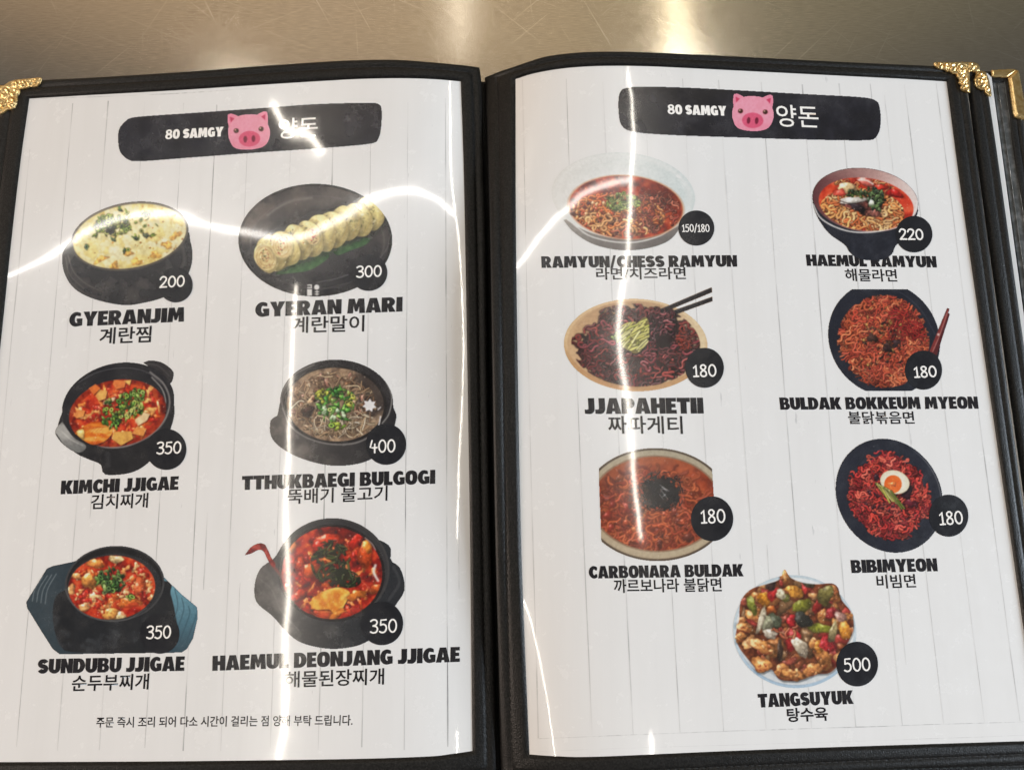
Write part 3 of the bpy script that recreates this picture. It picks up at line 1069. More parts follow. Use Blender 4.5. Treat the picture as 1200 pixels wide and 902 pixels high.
# second leaf, just under the right-hand one, seen as a band along its edge
def off_side(q, dx): return [(x + dx, y) for x, y in q]
R2_IN = [off_side(R_IN[0], 0)[:-1] + [(1136, 98)], [(1136, 98), (1158, 260), (1200, 560), (1245, 880)], [(1245, 880), (1000, 885), (700, 893), (619, 890)], R_IN[3]]
R2_IN[3] = [(619, 890)] + R_IN[3][1:]
R2_OUT = [[(572, 98), (640, 75), (700, 70), (800, 70), (920, 75), (1000, 79), (1090, 83), (1153, 85.5)],
          [(1153, 85.5), (1157.5, 111), (1170, 195), (1200, 410), (1222, 560), (1270, 905)],
          [(1270, 905), (1000, 915), (700, 922), (590, 922)],
          [(590, 922), (582, 600), (577, 300), (572, 98)]]
def shifted(side_loops): return side_loops
class _S: pass
_h0 = height
def height(X, Y, side):
    if side == '2':
        return _h0(X, Y, 'R') - 0.0030
    return _h0(X, Y, side)
f_two = frame("leather_frame", R2_IN, R2_OUT, '2', menu, wall=0.0020)

# third leaf, lying on the table, seen at the far right
Z3 = 0.0022
T_IN = [[(700, 96), (900, 96), (1177, 97)], [(1177, 97), (1188, 182), (1212, 345), (1290, 905)], [(1290, 905), (1000, 905), (700, 905)], [(700, 905), (700, 500), (700, 96)]]
T_OUT = [[(660, 90), (900, 87), (1100, 85), (1190, 83)], [(1190, 83), (1199, 140), (1212, 235), (1310, 918)], [(1310, 918), (1000, 920), (660, 924)], [(660, 924), (660, 500), (660, 90)]]
f_three = frame("leather_frame", T_IN, T_OUT, 'R', menu, zfix=Z3, wall=0.0018)
vq = np.array([(1163.5, 93.5), (1176.5, 97), (1292, 905), (1276, 905)])
vP = onz(vq[:, 0], vq[:, 1], np.full(4, Z3 + 0.0006))
vP2 = vP - np.array([0, 0, 0.0006])
me = mesh_np("vinyl_pocket", np.vstack([vP, vP2]), quads=[(3, 2, 1, 0), (4, 5, 6, 7), (0, 1, 5, 4), (1, 2, 6, 5), (2, 3, 7, 6), (3, 0, 4, 7)], smooth=False, parent=menu)
link("vinyl_pocket", me, M_VINYL, menu)
# the edge bead of the vinyl
def tube(name, pts, r, mat, parent, seg=8, label=None):
    P = np.array(pts, float); d = np.gradient(P, axis=0); d /= np.linalg.norm(d, axis=1, keepdims=True)
    n1 = np.cross(d, [0, 0, 1.0]); n1 /= np.linalg.norm(n1, axis=1, keepdims=True) + 1e-12
    n2 = np.cross(n1, d)
    V = np.concatenate([P + r * (math.cos(a) * n1 + math.sin(a) * n2) for a in np.linspace(0, 2 * math.pi, seg, endpoint=False)])
    m = len(P); q = []
    for k in range(seg):
        for i in range(m - 1):
            q.append((k * m + i, k * m + i + 1, ((k + 1) % seg) * m + i + 1, ((k + 1) % seg) * m + i))
    me = mesh_np(name, V, quads=q, parent=parent)
    return link(name, me, mat, parent, label)
for xa, xb in ((1169, 1282), (1177, 1292)):
    pts = onz(np.linspace(xa, xb, 30), np.linspace(96, 905, 30), np.full(30, Z3 + 0.0009))
    tube("vinyl_bead", pts, 0.00028, M_VINYL, menu)

# spine strip in the gutter
n = 60
tt = np.linspace(0, 1, n + 1)
rowsP = []
for k, (dx, z) in enumerate(((-26, -.003), (-10, .0012), (-3, -.0015), (3, -.002), (10, .0008), (26, -.004))):
    xs = np.interp(tt, [0, .25, .62, 1], [565.5, 573, 578, 587]) + dx
    ys = np.interp(tt, [0, 1], [96, 918])
    rowsP.append(onz(xs, ys, np.full(n + 1, max(0.0055 + z, .001))))
V = np.concatenate(rowsP)
q = [(a * (n + 1) + i, a * (n + 1) + i + 1, (a + 1) * (n + 1) + i + 1, (a + 1) * (n + 1) + i) for a in range(5) for i in range(n)]
me = mesh_np("spine", V, quads=np.array(q), parent=menu)
link("spine", me, M_SPINE, menu)
# position of a tiny white chip on the gutter cloth
c = onz(np.array([566.0]), np.array([125.0]), np.array([0.0105]))[0]

# ------------------------------------------------------------------ gold corner guards: embossed sheet metal
def guard(name, outline, emboss, side, parent, zoff, thick=0.0009, zfix=None, hgt=0.00075, rim=2.4, seed=1, label=None):
    xs = [p[0] for p in outline]; ys = [p[1] for p in outline]
    pc = Pic(int(min(xs)) - 2, int(min(ys)) - 2, int(max(xs)) + 3, int(max(ys)) + 3, (0, 0, 0), seed)
    m = pc.poly(outline)
    # distance to the outline gives the rolled rim
    D = np.full(m.shape, 1e9)
    p = np.array(outline, float)
    for a, b in zip(p, np.roll(p, -1, 0)):
        d = b - a; t = np.clip(((pc.X - a[0]) * d[0] + (pc.Y - a[1]) * d[1]) / (d @ d + 1e-9), 0, 1)
        D = np.minimum(D, np.hypot(pc.X - a[0] - t * d[0], pc.Y - a[1] - t * d[1]))
    H = np.clip(D / rim, 0, 1)
    H = np.sqrt(1 - (1 - H) ** 2) * .7
    for (cx, cy, r, w, a0, a1) in emboss:
        rr = np.hypot(pc.X - cx, pc.Y - cy)
        th = np.degrees(np.arctan2(pc.Y - cy, pc.X - cx)) % 360
        ok = ((th - a0) % 360) <= ((a1 - a0) if a1 - a0 < 360 else 360)
        H += 1.0 * np.exp(-((rr - r) / w) ** 2) * ok * (D > .6)
        H -= .5 * np.exp(-((rr - r - 1.9 * w) / w) ** 2) * ok * (D > 1.2)
    for _ in range(7): H = (H + np.roll(H, 1, 0) + np.roll(H, -1, 0) + np.roll(H, 1, 1) + np.roll(H, -1, 1)) / 5
    a = m[::2, ::2]; h, w = a.shape
    PX, PY = np.meshgrid(pc.b[0] + np.arange(w + 1) * 2 / S, pc.b[1] + np.arange(h + 1) * 2 / S)
    Hv = np.pad(H[::2, ::2], ((0, 1), (0, 1)), 'edge')
    V = np.stack([PX.ravel(), PY.ravel(), Hv.ravel()], -1)
    q = grid_quads(h, w, a)
    V, q, _ = compact(V, q)
    if zfix is None:
        P = onpage(V[:, 0], V[:, 1], side); N = pnormal(P, side)
    else:
        P = onz(V[:, 0], V[:, 1], np.full(len(V), zfix)); N = np.tile([0, 0, 1.], (len(V), 1))
    top = P + N * (zoff + V[:, 2] * hgt)[:, None]
    bot = P + N * (zoff - thick)
    # walls along the rim
    ed = {}
    for f in q:
        for i in range(4):
            e_ = (f[i], f[(i + 1) % 4])
            ed[e_] = 1
    wl = [(b, a_, a_ + len(V), b + len(V)) for (a_, b) in ed if (b, a_) not in ed]
    me = mesh_np(name, np.vstack([top, bot]), quads=np.vstack([q, np.array(wl)]), parent=parent)
    return link(name, me, M_GOLD, parent, label)

def scallop(pts, amp=1.6, per=6.0):
    c = catmull(pts, 60); s = np.concatenate([[0], np.cumsum(np.linalg.norm(np.diff(c, axis=0), axis=1))])
    d = np.gradient(c, axis=0); d /= np.linalg.norm(d, axis=1, keepdims=True)
    nn = np.stack([-d[:, 1], d[:, 0]], -1)
    return c + nn * (amp * np.abs(np.sin(math.pi * s / per)))[:, None]

# left folder corner
o1 = [(0, 105), (3, 103), (8, 103), (14, 99), (22, 96.3), (35, 95.2), (51.5, 93.6)] + \
     [(51, 96), (49.5, 100), (46, 103.6), (42, 104.6), (38, 103.8), (34, 105.6), (29, 106.3), (25.5, 106), (26, 109), (25, 112.5), (22.6, 115), (22.8, 119), (22.2, 124), (19.5, 128.5), (15.5, 131), (11.5, 130.8), (9.5, 132.5), (6, 135), (2, 136), (-4, 133), (-9, 134), (-8, 122), (-4, 112)]
em1 = [(30, 101, 2.6, .9, 200, 500), (38.5, 99.5, 2.4, .9, 0, 280), (45, 98, 2.0, .8, 0, 360), (20, 111, 3.0, 1.0, 40, 330), (17, 123, 3.6, 1.1, 200, 520), (7, 124, 3.4, 1.1, 0, 300), (10, 112, 4.0, 1.1, 90, 360), (3, 131, 2.0, .8, 0, 360), (17, 127, 1.2, .7, 0, 360), (22, 102, 2.2, .8, 120, 420)]
guard("corner_guard", o1, em1, 'L', f_left, 0.0022, seed=11)
# right folder corner, an embossed L
o2 = [(1091.5, 76.3), (1100, 75.8), (1112, 76), (1124, 75.6), (1136, 75.8), (1142, 77.5), (1144.5, 81), (1145, 85.5), (1141, 86.5), (1136, 86), (1132.5, 86.5), (1133, 95), (1133.6, 110.8)] + \
     [(1130, 110.5), (1126, 109), (1122.8, 106), (1123.6, 102), (1120.6, 99.5), (1121.6, 95.5), (1118.6, 92.6), (1118.4, 88.6), (1114.6, 89), (1111, 86.6), (1107.5, 86.6), (1104, 83.6), (1100, 84), (1096, 82.4), (1093, 80)]
em2 = [(1099, 80, 2.0, .8, 0, 360), (1106.5, 81, 2.4, .9, 120, 420), (1114, 82, 2.8, .9, 0, 300), (1124, 84, 3.4, 1.0, 120, 460), (1126.5, 94, 2.8, .9, 200, 520), (1127, 102, 2.7, .9, 20, 330), (1129.5, 108, 1.4, .7, 0, 360), (1136, 80.5, 2.6, .9, 0, 270)]
guard("corner_guard", o2, em2, 'R', f_right, 0.0022, seed=12)
# corner of the second leaf
o3 = [(1141, 87), (1147, 85.6), (1152, 88), (1155, 95), (1157.5, 106), (1158.6, 115.2), (1155, 114.8), (1151.5, 111.5), (1150.6, 107.8), (1146.5, 107.6), (1142, 105.5), (1138.8, 101.5), (1138.6, 96), (1140.5, 92)]
em3 = [(1147, 92.5, 2.8, .9, 0, 360), (1147.5, 101, 2.8, .9, 60, 400), (1153.5, 107, 1.8, .8, 0, 360), (1151, 97, 1.5, .7, 0, 360)]
guard("corner_guard", o3, em3, '2', f_two, 0.0022, seed=13)
# plain folded corner of the third leaf
o4 = [(1179.0, 94), (1183.5, 90), (1188.5, 85.2), (1190.5, 86), (1200, 139.5), (1199.5, 142), (1193, 141.5), (1187, 139.5), (1184.6, 134)]
guard("corner_guard", o4, [], 'R', f_three, 0.0020, zfix=Z3, hgt=0.0016, rim=3.5, seed=14)
o5 = [(1160, 84.5), (1186, 83.2), (1190, 85), (1184, 89), (1178, 93), (1160, 92)]
guard("corner_guard", o5, [], 'R', f_three, 0.0016, zfix=Z3, hgt=0.0010, rim=2.5, seed=15, label="top fold of a plain gold corner")

# ------------------------------------------------------------------ printed sheets
def sheet(LI, side, lines, parent, ny=260, nx=220):
    a, c = catmull(LI[0], nx), catmull(LI[2], nx)[::-1]
    d, b = catmull(LI[3], ny)[::-1], catmull(LI[1], ny)
    s = np.linspace(0, 1, nx + 1)[None, :, None]; t = np.linspace(0, 1, ny + 1)[:, None, None]
    Q = (1 - t) * a[None] + t * c[None] + (1 - s) * d[:, None] + s * b[:, None] \
        - ((1 - s) * (1 - t) * a[0] + s * (1 - t) * a[-1] + (1 - s) * t * c[0] + s * t * c[-1])
    # the paper reaches a little way under the frame
    cen = Q.mean((0, 1))
    P = onpage(Q[..., 0].ravel(), Q[..., 1].ravel(), side)
    V = [P]; q = [grid_quads(ny, nx)]; mi = [np.zeros(ny * nx, int)]
    C = [np.zeros((len(P), 3))]
    base = len(P)
    r = np.random.default_rng(21 if side == 'L' else 22)
    for pts, w, k in lines:
        m = 80
        cpt = catmull(pts, m)
        dd = np.gradient(cpt, axis=0); dd /= np.linalg.norm(dd, axis=1, keepdims=True)
        nn = np.stack([-dd[:, 1], dd[:, 0]], -1)
        j = np.interp(np.arange(m + 1), np.arange(0, m + 9, 8), r.normal(0, .12, len(np.arange(0, m + 9, 8))))
        cpt = cpt + nn * j[:, None]
        ww = w * (1 + .3 * np.interp(np.arange(m + 1), np.arange(0, m + 5, 4), r.normal(0, 1, len(np.arange(0, m + 5, 4)))).clip(-1.5, 1.5))
        A = cpt + nn * ww[:, None] / 2; B = cpt - nn * ww[:, None] / 2
        for E_ in (A, B):
            PP = onpage(E_[:, 0], E_[:, 1], side); PP = PP + pnormal(PP, side) * 0.00003
            V.append(PP)
        kk = np.clip(k * (1 + .45 * np.interp(np.arange(m + 1), np.arange(0, m + 13, 12), r.normal(0, 1, len(np.arange(0, m + 13, 12))))), .1, 1)
        C += [np.repeat(kk[:, None], 3, 1)] * 2
        i = np.arange(m)
        qq = np.stack([base + i, base + i + 1, base + m + 1 + i + 1, base + m + 1 + i], -1)
        # orient upward
        pa, pb, pd = V[-2][0], V[-2][1], V[-1][0]
        if np.cross(pb - pa, pd - pa)[2] < 0: qq = qq[:, ::-1]
        q.append(qq); mi.append(np.ones(m, int)); base += 2 * (m + 1)
    me = mesh_np("paper_sheet", np.concatenate(V), quads=np.concatenate(q), parent=parent)
    set_cols(me, np.concatenate(C))
    me.polygons.foreach_set("material_index", np.concatenate(mi).astype(np.int32))
    return link("paper_sheet", me, [M_PAPER, M_LINE], parent)

rl = random.Random(3)
linesL = []
for x in (40, 85, 126.5, 169, 215, 254, 292, 342, 391, 435, 478, 522):
    y0 = 118 + rl.uniform(-8, 10) if x > 60 else 175
    y1 = 877 + rl.uniform(-3, 3)
    xb = vpx(x, 125, y1)
    linesL.append(([(vpx(x, 125, y0), y0), (vpx(x, 125, 500), 500), (xb, y1)], 1.0 * rl.uniform(.8, 1.2), rl.uniform(.2, .46)))
    if rl.random() < .45:
        yy = rl.uniform(200, 700); dx = rl.uniform(10, 16)
        linesL.append(([(vpx(x + dx, 125, yy), yy), (vpx(x + dx, 125, yy + 90), yy + 90)], 0.8, .28))
linesL.append(([(38, 116.5), (200, 110), (300, 103.5)], 0.7, .28))
linesR = []
for xt, xb in ((612, 631), (663.5, 694), (706.5, 742), (755, 797), (800, 848), (842, 898), (892, 951), (940, 1003), (983, 1057.5), (1020, 1106), (1060, 1153.7), (1097, 1195)):
    y0 = 92 + rl.uniform(0, 12)
    y1 = 865 - (xb - 620) * 0.036
    k = rl.uniform(.22, .5)
    linesR.append(([(xt, y0), ((xt + xb) / 2 - 1, (y0 + y1) / 2), (xb, y1)], 1.0 * rl.uniform(.8, 1.25), k))
    if rl.random() < .5:
        dx = rl.uniform(10, 17); yy = rl.uniform(100, 700)
        f = (yy - 90) / 770
        xx = xt + (xb - xt) * f + dx
        linesR.append(([(xx, yy), (xx + (xb - xt) * .12, yy + 92)], .8, .3))
linesR.append(([(632, 865), (800, 858), (1000, 851.5), (1200, 845)], .9, .32))
linesR.append(([(630, 880), (800, 874), (1000, 868), (1200, 861)], .6, .14))

def c_on(px, py, side):
    return tuple(onpage(np.array([px]), np.array([py]), side)[0])

def grow(LI, cx, cy, d):
    out = []
    for k, s_ in enumerate(LI):
        q = []
        for x, y in s_:
            vx, vy = x - cx, y - cy
            q.append((x + math.copysign(d, vx) * min(1, abs(vx) / 150), y + math.copysign(d, vy) * min(1, abs(vy) / 150)))
        out.append(q)
    return out

PG_L = empty("menu_page", c_on(260, 480, 'L'), "left printed menu page with six dishes, mostly soups and egg dishes, in the open folder", "menu page", "printed pages in the menu folder")
PG_R = empty("menu_page", c_on(890, 480, 'R'), "right printed menu page with seven dishes, mostly noodles, in the open folder", "menu page", "printed pages in the menu folder")
sheet(grow(L_IN, 260, 490, 0.6), 'L', linesL, PG_L)
sheet(grow(R_IN, 890, 490, 0.6), 'R', linesR, PG_R)
PG_3 = empty("menu_page", tuple(onz(np.array([1150.]), np.array([400.]), np.array([Z3]))[0]), "white page of a lower leaf, only its edge strip showing beside the right frame", "menu page", "printed pages in the menu folder")
q3 = np.array([(760, 90), (1150, 84.5), (1157, 86), (1162, 91), (1272, 900), (760, 900)], float)
P3 = onz(q3[:, 0], q3[:, 1], np.full(6, Z3 + 0.0016)); P3b = P3 - np.array([0, 0, .0011])
me = mesh_np("paper_sheet", np.vstack([P3, P3b]), quads=[(0, 5, 4, 3), (0, 3, 2, 1)] + [(i, (i + 1) % 6, 6 + (i + 1) % 6, 6 + i) for i in range(6)], smooth=False, parent=PG_3)
link("paper_sheet", me, M_PAPER, PG_3)

ZP1, ZP2, ZP3, ZP4 = 0.00007, 0.00011, 0.00015, 0.00019      # successive printed layers

# ------------------------------------------------------------------ page headers
def banner(pts, side, pg):
    xs = [q[0] for q in pts]; ys = [q[1] for q in pts]
    b = Pic(int(min(xs)) - 3, int(min(ys)) - 3, int(max(xs)) + 4, int(max(ys)) + 4, (31, 32, 42), 31 if side == 'L' else 32)
    b.a = b.sp(pts, 160)
    t = b.fbm(22, 6)
    b.put(b.a, b.ramp(np.clip((t - .3) / .45, 0, 1), [(23, 23, 29), (31, 31, 38), (44, 44, 50)]))
    return b.build("header_banner", side, pg, ZP1)

bL = banner([(147, 142.5), (160, 137.5), (230, 132.5), (300, 127.5), (370, 122.5), (430, 121), (443, 122), (447, 128), (446.5, 150), (443, 163), (434, 168.5), (380, 173.5), (300, 179), (220, 185), (165, 189), (150, 187), (141, 178), (138.5, 162), (140.5, 150)], 'L', PG_L)
bR = banner([(729, 105), (745, 102), (800, 103), (870, 106.5), (940, 110.5), (1005, 114), (1026, 118), (1031, 128), (1031.5, 148), (1027, 160), (1015, 164.5), (940, 163.5), (860, 161), (790, 158.5), (745, 155), (729, 148), (725, 130), (725.5, 112)], 'R', PG_R)

def pig(cx, cy, sx, ang, side, par):
    p = Pic(int(cx - 34), int(cy - 30), int(cx + 34), int(cy + 30), (238, 138, 158), 7)
    a = rad(ang)
    def T(x, y): return (cx + (x * math.cos(a) - y * math.sin(a)) * sx, cy + (x * math.sin(a) + y * math.cos(a)) * sx)
    head = p.E(*T(0, 2), 25 * sx, 20 * sx, ang)
    hs = ((np.abs(head) < 1))
    hx = p.sp([T(-24, 6), T(-23, -6), T(-14, -17), T(0, -19.5), T(14, -17), T(23, -6), T(24.5, 6), T(19, 17), T(8, 21), T(-8, 21), T(-19, 17)])
    e1 = p.sp([T(-23, -21), T(-18, -21.5), T(-9, -16), T(-14, -8), T(-21, -4), T(-23.5, -12)])
    e2 = p.sp([T(23, -21), T(18, -21.5), T(9, -16), T(14, -8), T(21, -4), T(23.5, -12)])
    p.put(e1 | e2, (234, 122, 146))
    p.put(p.poly([T(-21, -18.5), T(-12.5, -14.5), T(-19.5, -8)]) | p.poly([T(21, -18.5), T(12.5, -14.5), T(19.5, -8)]), (178, 52, 84))
    p.put(hx, (240, 137, 157))
    p.put(hx & (p.Y > cy + 12 * sx), (234, 124, 146), .5)
    p.put(p.E(*T(0.3, 9), 12.6 * sx, 9.2 * sx, ang) < 1, (205, 78, 108))
    for x in (-4.6, 5):
        p.put(p.E(*T(x, 9.2), 2.2 * sx, 4.0 * sx, ang + 4) < 1, (104, 26, 50))
    for x in (-14.5, 14.8):
        p.put(p.E(*T(x, -1.5), 3.1 * sx, 2.9 * sx, 0) < 1, (58, 34, 30))
        p.put(p.E(*T(x - 1.0, -2.5), 0.9 * sx, 0.8 * sx, 0) < 1, (220, 170, 150))
    p.a = hx | e1 | e2
    return p.build("pig_emblem", side, par, ZP2, "pink pig face emblem with dark eyes")
pig(291.5, 154, 1.0, -4, 'L', bL)
pig(882, 132.5, 0.99, 2, 'R', bR)
title("banner_lettering", "80 SAMGY", 193.5, 163.6, 261.5, 160, 11.2, 'L', bL, ZP2, M_WHITE)
title("banner_lettering", "80 SAMGY", 782.5, 134, 851.5, 136, 11.4, 'R', bR, ZP2, M_WHITE)
hangul("banner_lettering", "양돈", 326, 163.5, 372, 160.5, 24, 'L', bL, ZP2, M_WHITE, 0.0)
hangul("banner_lettering", "양돈", 911, 148.5, 960, 150.5, 26, 'R', bR, ZP2, M_WHITE, 0.0)

# ------------------------------------------------------------------ the dishes (printed pictures)
DK = (30, 29, 33)
def glare_haze(p, m, col=(110, 104, 100), k=.35, cell=14):  # mottled glare of smudged vinyl, painted into the picture colour
    t = np.clip((p.fbm(cell, 5) - .50) / .22, 0, 1)
    p.put(m * t, col, k)

def sm(v, a, b): return np.clip((v - a) / (b - a), 0, 1)
def dish(side): return PG_L if side == 'L' else PG_R

# 1 steamed egg in a black pot -------------------------------------------------
p = Pic(68, 228, 232, 362, DK, 1)
body = p.sp([(86, 278), (75, 293), (73, 305), (76, 321), (86, 337), (104, 348), (128, 355), (150, 357.5), (172, 354), (190, 349), (210, 338), (222, 318), (225.5, 300), (223, 283), (214, 268), (150, 260)])
rim = p.E(152, 277, 69.5, 39.5, -10)
p.a = body | (rim < 1)
p.put(body, (37, 37, 40))
p.put(body & (p.E(148, 312, 78, 42, -6) > .88), (92, 88, 84), .5 * sm(p.X, 125, 95))
p.line([(80, 300), (86, 318), (100, 332), (120, 342)], 1.6, (120, 115, 110), .5)
p.line([(77, 302), (82, 322), (98, 338)], 1.0, (150, 146, 140), .4)
p.line([(214, 290), (216, 305), (208, 322)], 4, (78, 75, 72), .5)
glare_haze(p, body, (80, 76, 74), .5)
p.put(rim < 1, (66, 62, 58)); p.put((rim < 1), (128, 120, 104), .6 * sm(p.Y, 285, 255))
egg = p.E(152, 277, 67, 37, -10) < 1
p.stew(egg, [(176, 140, 62), (216, 186, 104), (232, 214, 152), (240, 232, 196)], 9)
for i in range(130):
    a = p.r.random() * 6.28; q = p.r.random() ** .5
    x, y = 152 + 60 * q * math.cos(a), 277 + 31 * q * math.sin(a) - 0.17 * (60 * q * math.cos(a))
    c = [(232, 214, 146), (234, 214, 138), (238, 224, 164), (240, 230, 184), (226, 192, 108)][p.r.integers(5)]
    p.blob(x, y, p.r.uniform(5, 12), p.r.uniform(3.5, 7.5), p.r.random() * 90, c, rough=.35, clip=egg, spec=.06, sh=.07, tex=.25, amb=.88)
p.soften(egg, 4, (238, 218, 150), .38)
for (x, y) in ((118, 304), (160, 307), (134, 312), (182, 299), (196, 287), (206, 276), (150, 296)):
    p.blob(x, y, 7, 4, -20, (214, 158, 76), .4, egg, .1, .15, .4, .7)
p.spots(egg & (p.E(152, 296, 60, 18, -10) < 1), 22, .7, 1.8, [(196, 126, 50), (180, 112, 44), (220, 170, 90)], sh=.2, spec=.1)
p.spots(egg & (p.X > 150), 26, .7, 1.6, [(190, 120, 60), (205, 150, 84)], sh=.2, spec=.1)
p.greens(131, 264, 21, 12, 70, 3.0, [(112, 136, 46), (138, 156, 62), (88, 116, 42), (62, 84, 40), (166, 172, 92)], egg, .5)
p.greens(150, 262, 34, 16, 16, 2.4, [(120, 140, 52), (150, 160, 74)], egg, .5)
for (x, y) in ((112, 276), (103, 288), (133, 281), (160, 279), (148, 293), (180, 276), (141, 245), (138, 240), (172, 250)):
    p.greens(x, y, 3, 2, 3, 2.6, [(78, 116, 46), (126, 148, 58), (52, 84, 40)], egg, .4)
p.blob(130, 270, 6, 4, 10, (52, 56, 48), .3, egg, .2); p.blob(171, 276, 4, 3, 60, (58, 66, 46), .3, egg, .2)
p.soften(egg, 1)
p.glints(egg, 40, (255, 252, 235))
p.build("dish_picture", 'L', PG_L, ZP1, "steamed egg with green onion in a round black pot")

# 2 rolled omelette on a dark oval plate --------------------------------------
p = Pic(276, 212, 464, 352, (50, 46, 46), 2)
pl = p.E(369.6, 281.5, 90, 65.8, 0)
p.a = pl < 1
t = p.fbm(34, 5); t = np.clip((t - .3) / .4, 0, 1)
p.put(pl < 1, p.ramp(t, [(40, 38, 40), (58, 54, 53), (78, 72, 69)]))
p.put((pl < 1), (34, 34, 38), .8 * np.clip((p.Y - 275) / 50, 0, 1))
p.put((pl > .965) & (pl < 1), (30, 29, 30), .8)
p.line([(314, 252), (328, 242), (345, 235), (365, 232)], 3.2, (128, 124, 120), .55)
p.line([(372, 331), (392, 327), (408, 322)], 1.0, (112, 110, 110), .6)
p.line([(446, 302), (454, 290), (457, 276)], 1.0, (100, 98, 98), .6)
p.put((pl < 1) & (p.E(372, 284, 78, 54, 0) > .99) & (p.E(372, 284, 78, 54, 0) < 1.015), (96, 92, 90), .35)
for lf in ([(322, 322), (338, 307), (360, 294), (386, 291), (387, 299), (378, 308), (362, 317), (342, 320)],
           [(388, 295), (402, 287), (425, 279), (434, 280), (428, 287), (410, 294), (396, 299)]):
    m = p.sp(lf)
    p.put(m, p.ramp(p.fbm(4, 4), [(30, 58, 34), (48, 84, 46), (82, 114, 70)]))
    x0, y0 = lf[0]
    for k in range(9):
        xx = x0 + 6 + k * 6.6
        p.line([(xx, y0 - k * 2.6), (xx + 3, y0 - 8 - k * 2.6), (xx + 8, y0 - 14 - k * 2.6)], .8, (30, 62, 34), .45)
# slices from the far end to the near one
sl = [(431 - i * 14.4, 249.5 + i * 5.7 + (1.6 if i % 2 else 0)) for i in range(9)]
bodyroll = p.sp([(424, 232), (440, 237), (446, 252), (440, 266), (420, 273), (392, 286), (352, 302), (326, 318), (304, 312), (298, 298), (308, 290), (326, 284), (350, 270), (378, 257), (404, 246)])
p.put(bodyroll, (206, 188, 122))
for i, (x, y) in enumerate(sl):
    r = 21.5 - .35 * abs(i - 4) + (1.0 if i > 6 else 0)
    p.blob(x + 3, y + 1, r * .80, r * 1.02, -24, (238, 214, 136), .05, None, .05, .80, .12, .62)
    for q in range(9):
        a = p.r.random() * 6.28; d = p.r.random() ** .5 * r * .8
        p.blob(x + d * math.cos(a) * .7, y + d * math.sin(a), p.r.uniform(2, 5), p.r.uniform(1.2, 2.6), -55, [(240, 228, 172), (232, 214, 146), (218, 196, 122)][p.r.integers(3)], .3, None, .04, .05, .12, .8)
    p.line([(x + r * .62, y - r * .72), (x + r * .9, y - 2), (x + r * .55, y + r * .75)], 1.2, (168, 140, 76), .55)
    for q in range(p.r.integers(5, 10)):
        a = p.r.random() * 6.28; d = p.r.random() ** .6 * r * .85
        cx_, cy_ = x + d * math.cos(a) * .7, y + d * math.sin(a)
        c = [(84, 100, 44), (92, 88, 52), (188, 104, 54), (120, 120, 66)][p.r.integers(4)]
        p.blob(cx_, cy_, p.r.uniform(.9, 2.0), p.r.uniform(.5, .9), p.r.random() * 180, c, .2, None, .1, .2, 0)
# near faces with the rolled spiral
for x, y, r, red in ((312, 302, 17, 0), (331, 288, 16, 1), (367, 277, 11, 1)):
    p.blob(x, y, r * .82, r * 1.04, -24, (222, 200, 134), .06, None, .05, .40, .15, .66)
    p.put(p.E(x - 1, y, r * .72, r * .92, -24) < 1, p.ramp(p.fbm(3, 3), [(160, 128, 84), (206, 180, 126), (228, 210, 162)]), .85)
    for k in range(3):
        rr = r * (.75 - .22 * k)
        p.line([(x - 1 + rr * .8 * math.cos(a_), y + rr * math.sin(a_)) for a_ in np.linspace(.4 + k, 5.6 + k, 12)], 1.1, (150, 112, 62), .55)
    for q in range(26):
        a = p.r.random() * 6.28; d = p.r.random() ** .6 * r * .75
        c = [(96, 104, 60), (126, 96, 62), (190, 122, 84), (200, 70, 52) if red else (120, 112, 76)][p.r.integers(4)]
        p.blob(x + d * math.cos(a) * .7, y + d * math.sin(a), p.r.uniform(.7, 1.5), p.r.uniform(.5, .9), p.r.random() * 180, c, .2, None, .1, .15, 0)
for q in range(30):
    x, y = p.r.uniform(405, 440), p.r.uniform(240, 272)
    p.put(bodyroll & (p.E(x, y, 2.2, .55, p.r.choice([-60, 30, 50, -75])) < 1), (92, 96, 52), .65)
p.glints(bodyroll, 70, (255, 248, 214))
glare_haze(p, ((pl < 1) & ~bodyroll & ~(p.E(385, 300, 62, 16, -22) < 1)) * sm(p.X, 385, 320), (120, 108, 98), .45, 20)
# small white printed mark at the lower edge
for (a, b, c, d) in ((360, 333.6, 365.5, 334.8), (360, 336.6, 364, 337.8), (360, 339, 365.5, 346.5), (364.2, 333.6, 365.5, 338), (369, 341.5, 374, 342.6), (369, 344.2, 374, 345.3), (370.9, 340, 372.1, 346.5)):
    p.put((p.X > a) & (p.X < c) & (p.Y > b) & (p.Y < d), (226, 224, 220), .92)
rr = p.E(371.2, 336.6, 3.0, 3.0)
p.put(rr < 1, (226, 224, 220), .92)
p.build("dish_picture", 'L', PG_L, ZP1, "sliced rolled omelette on green leaf on a dark oval plate")

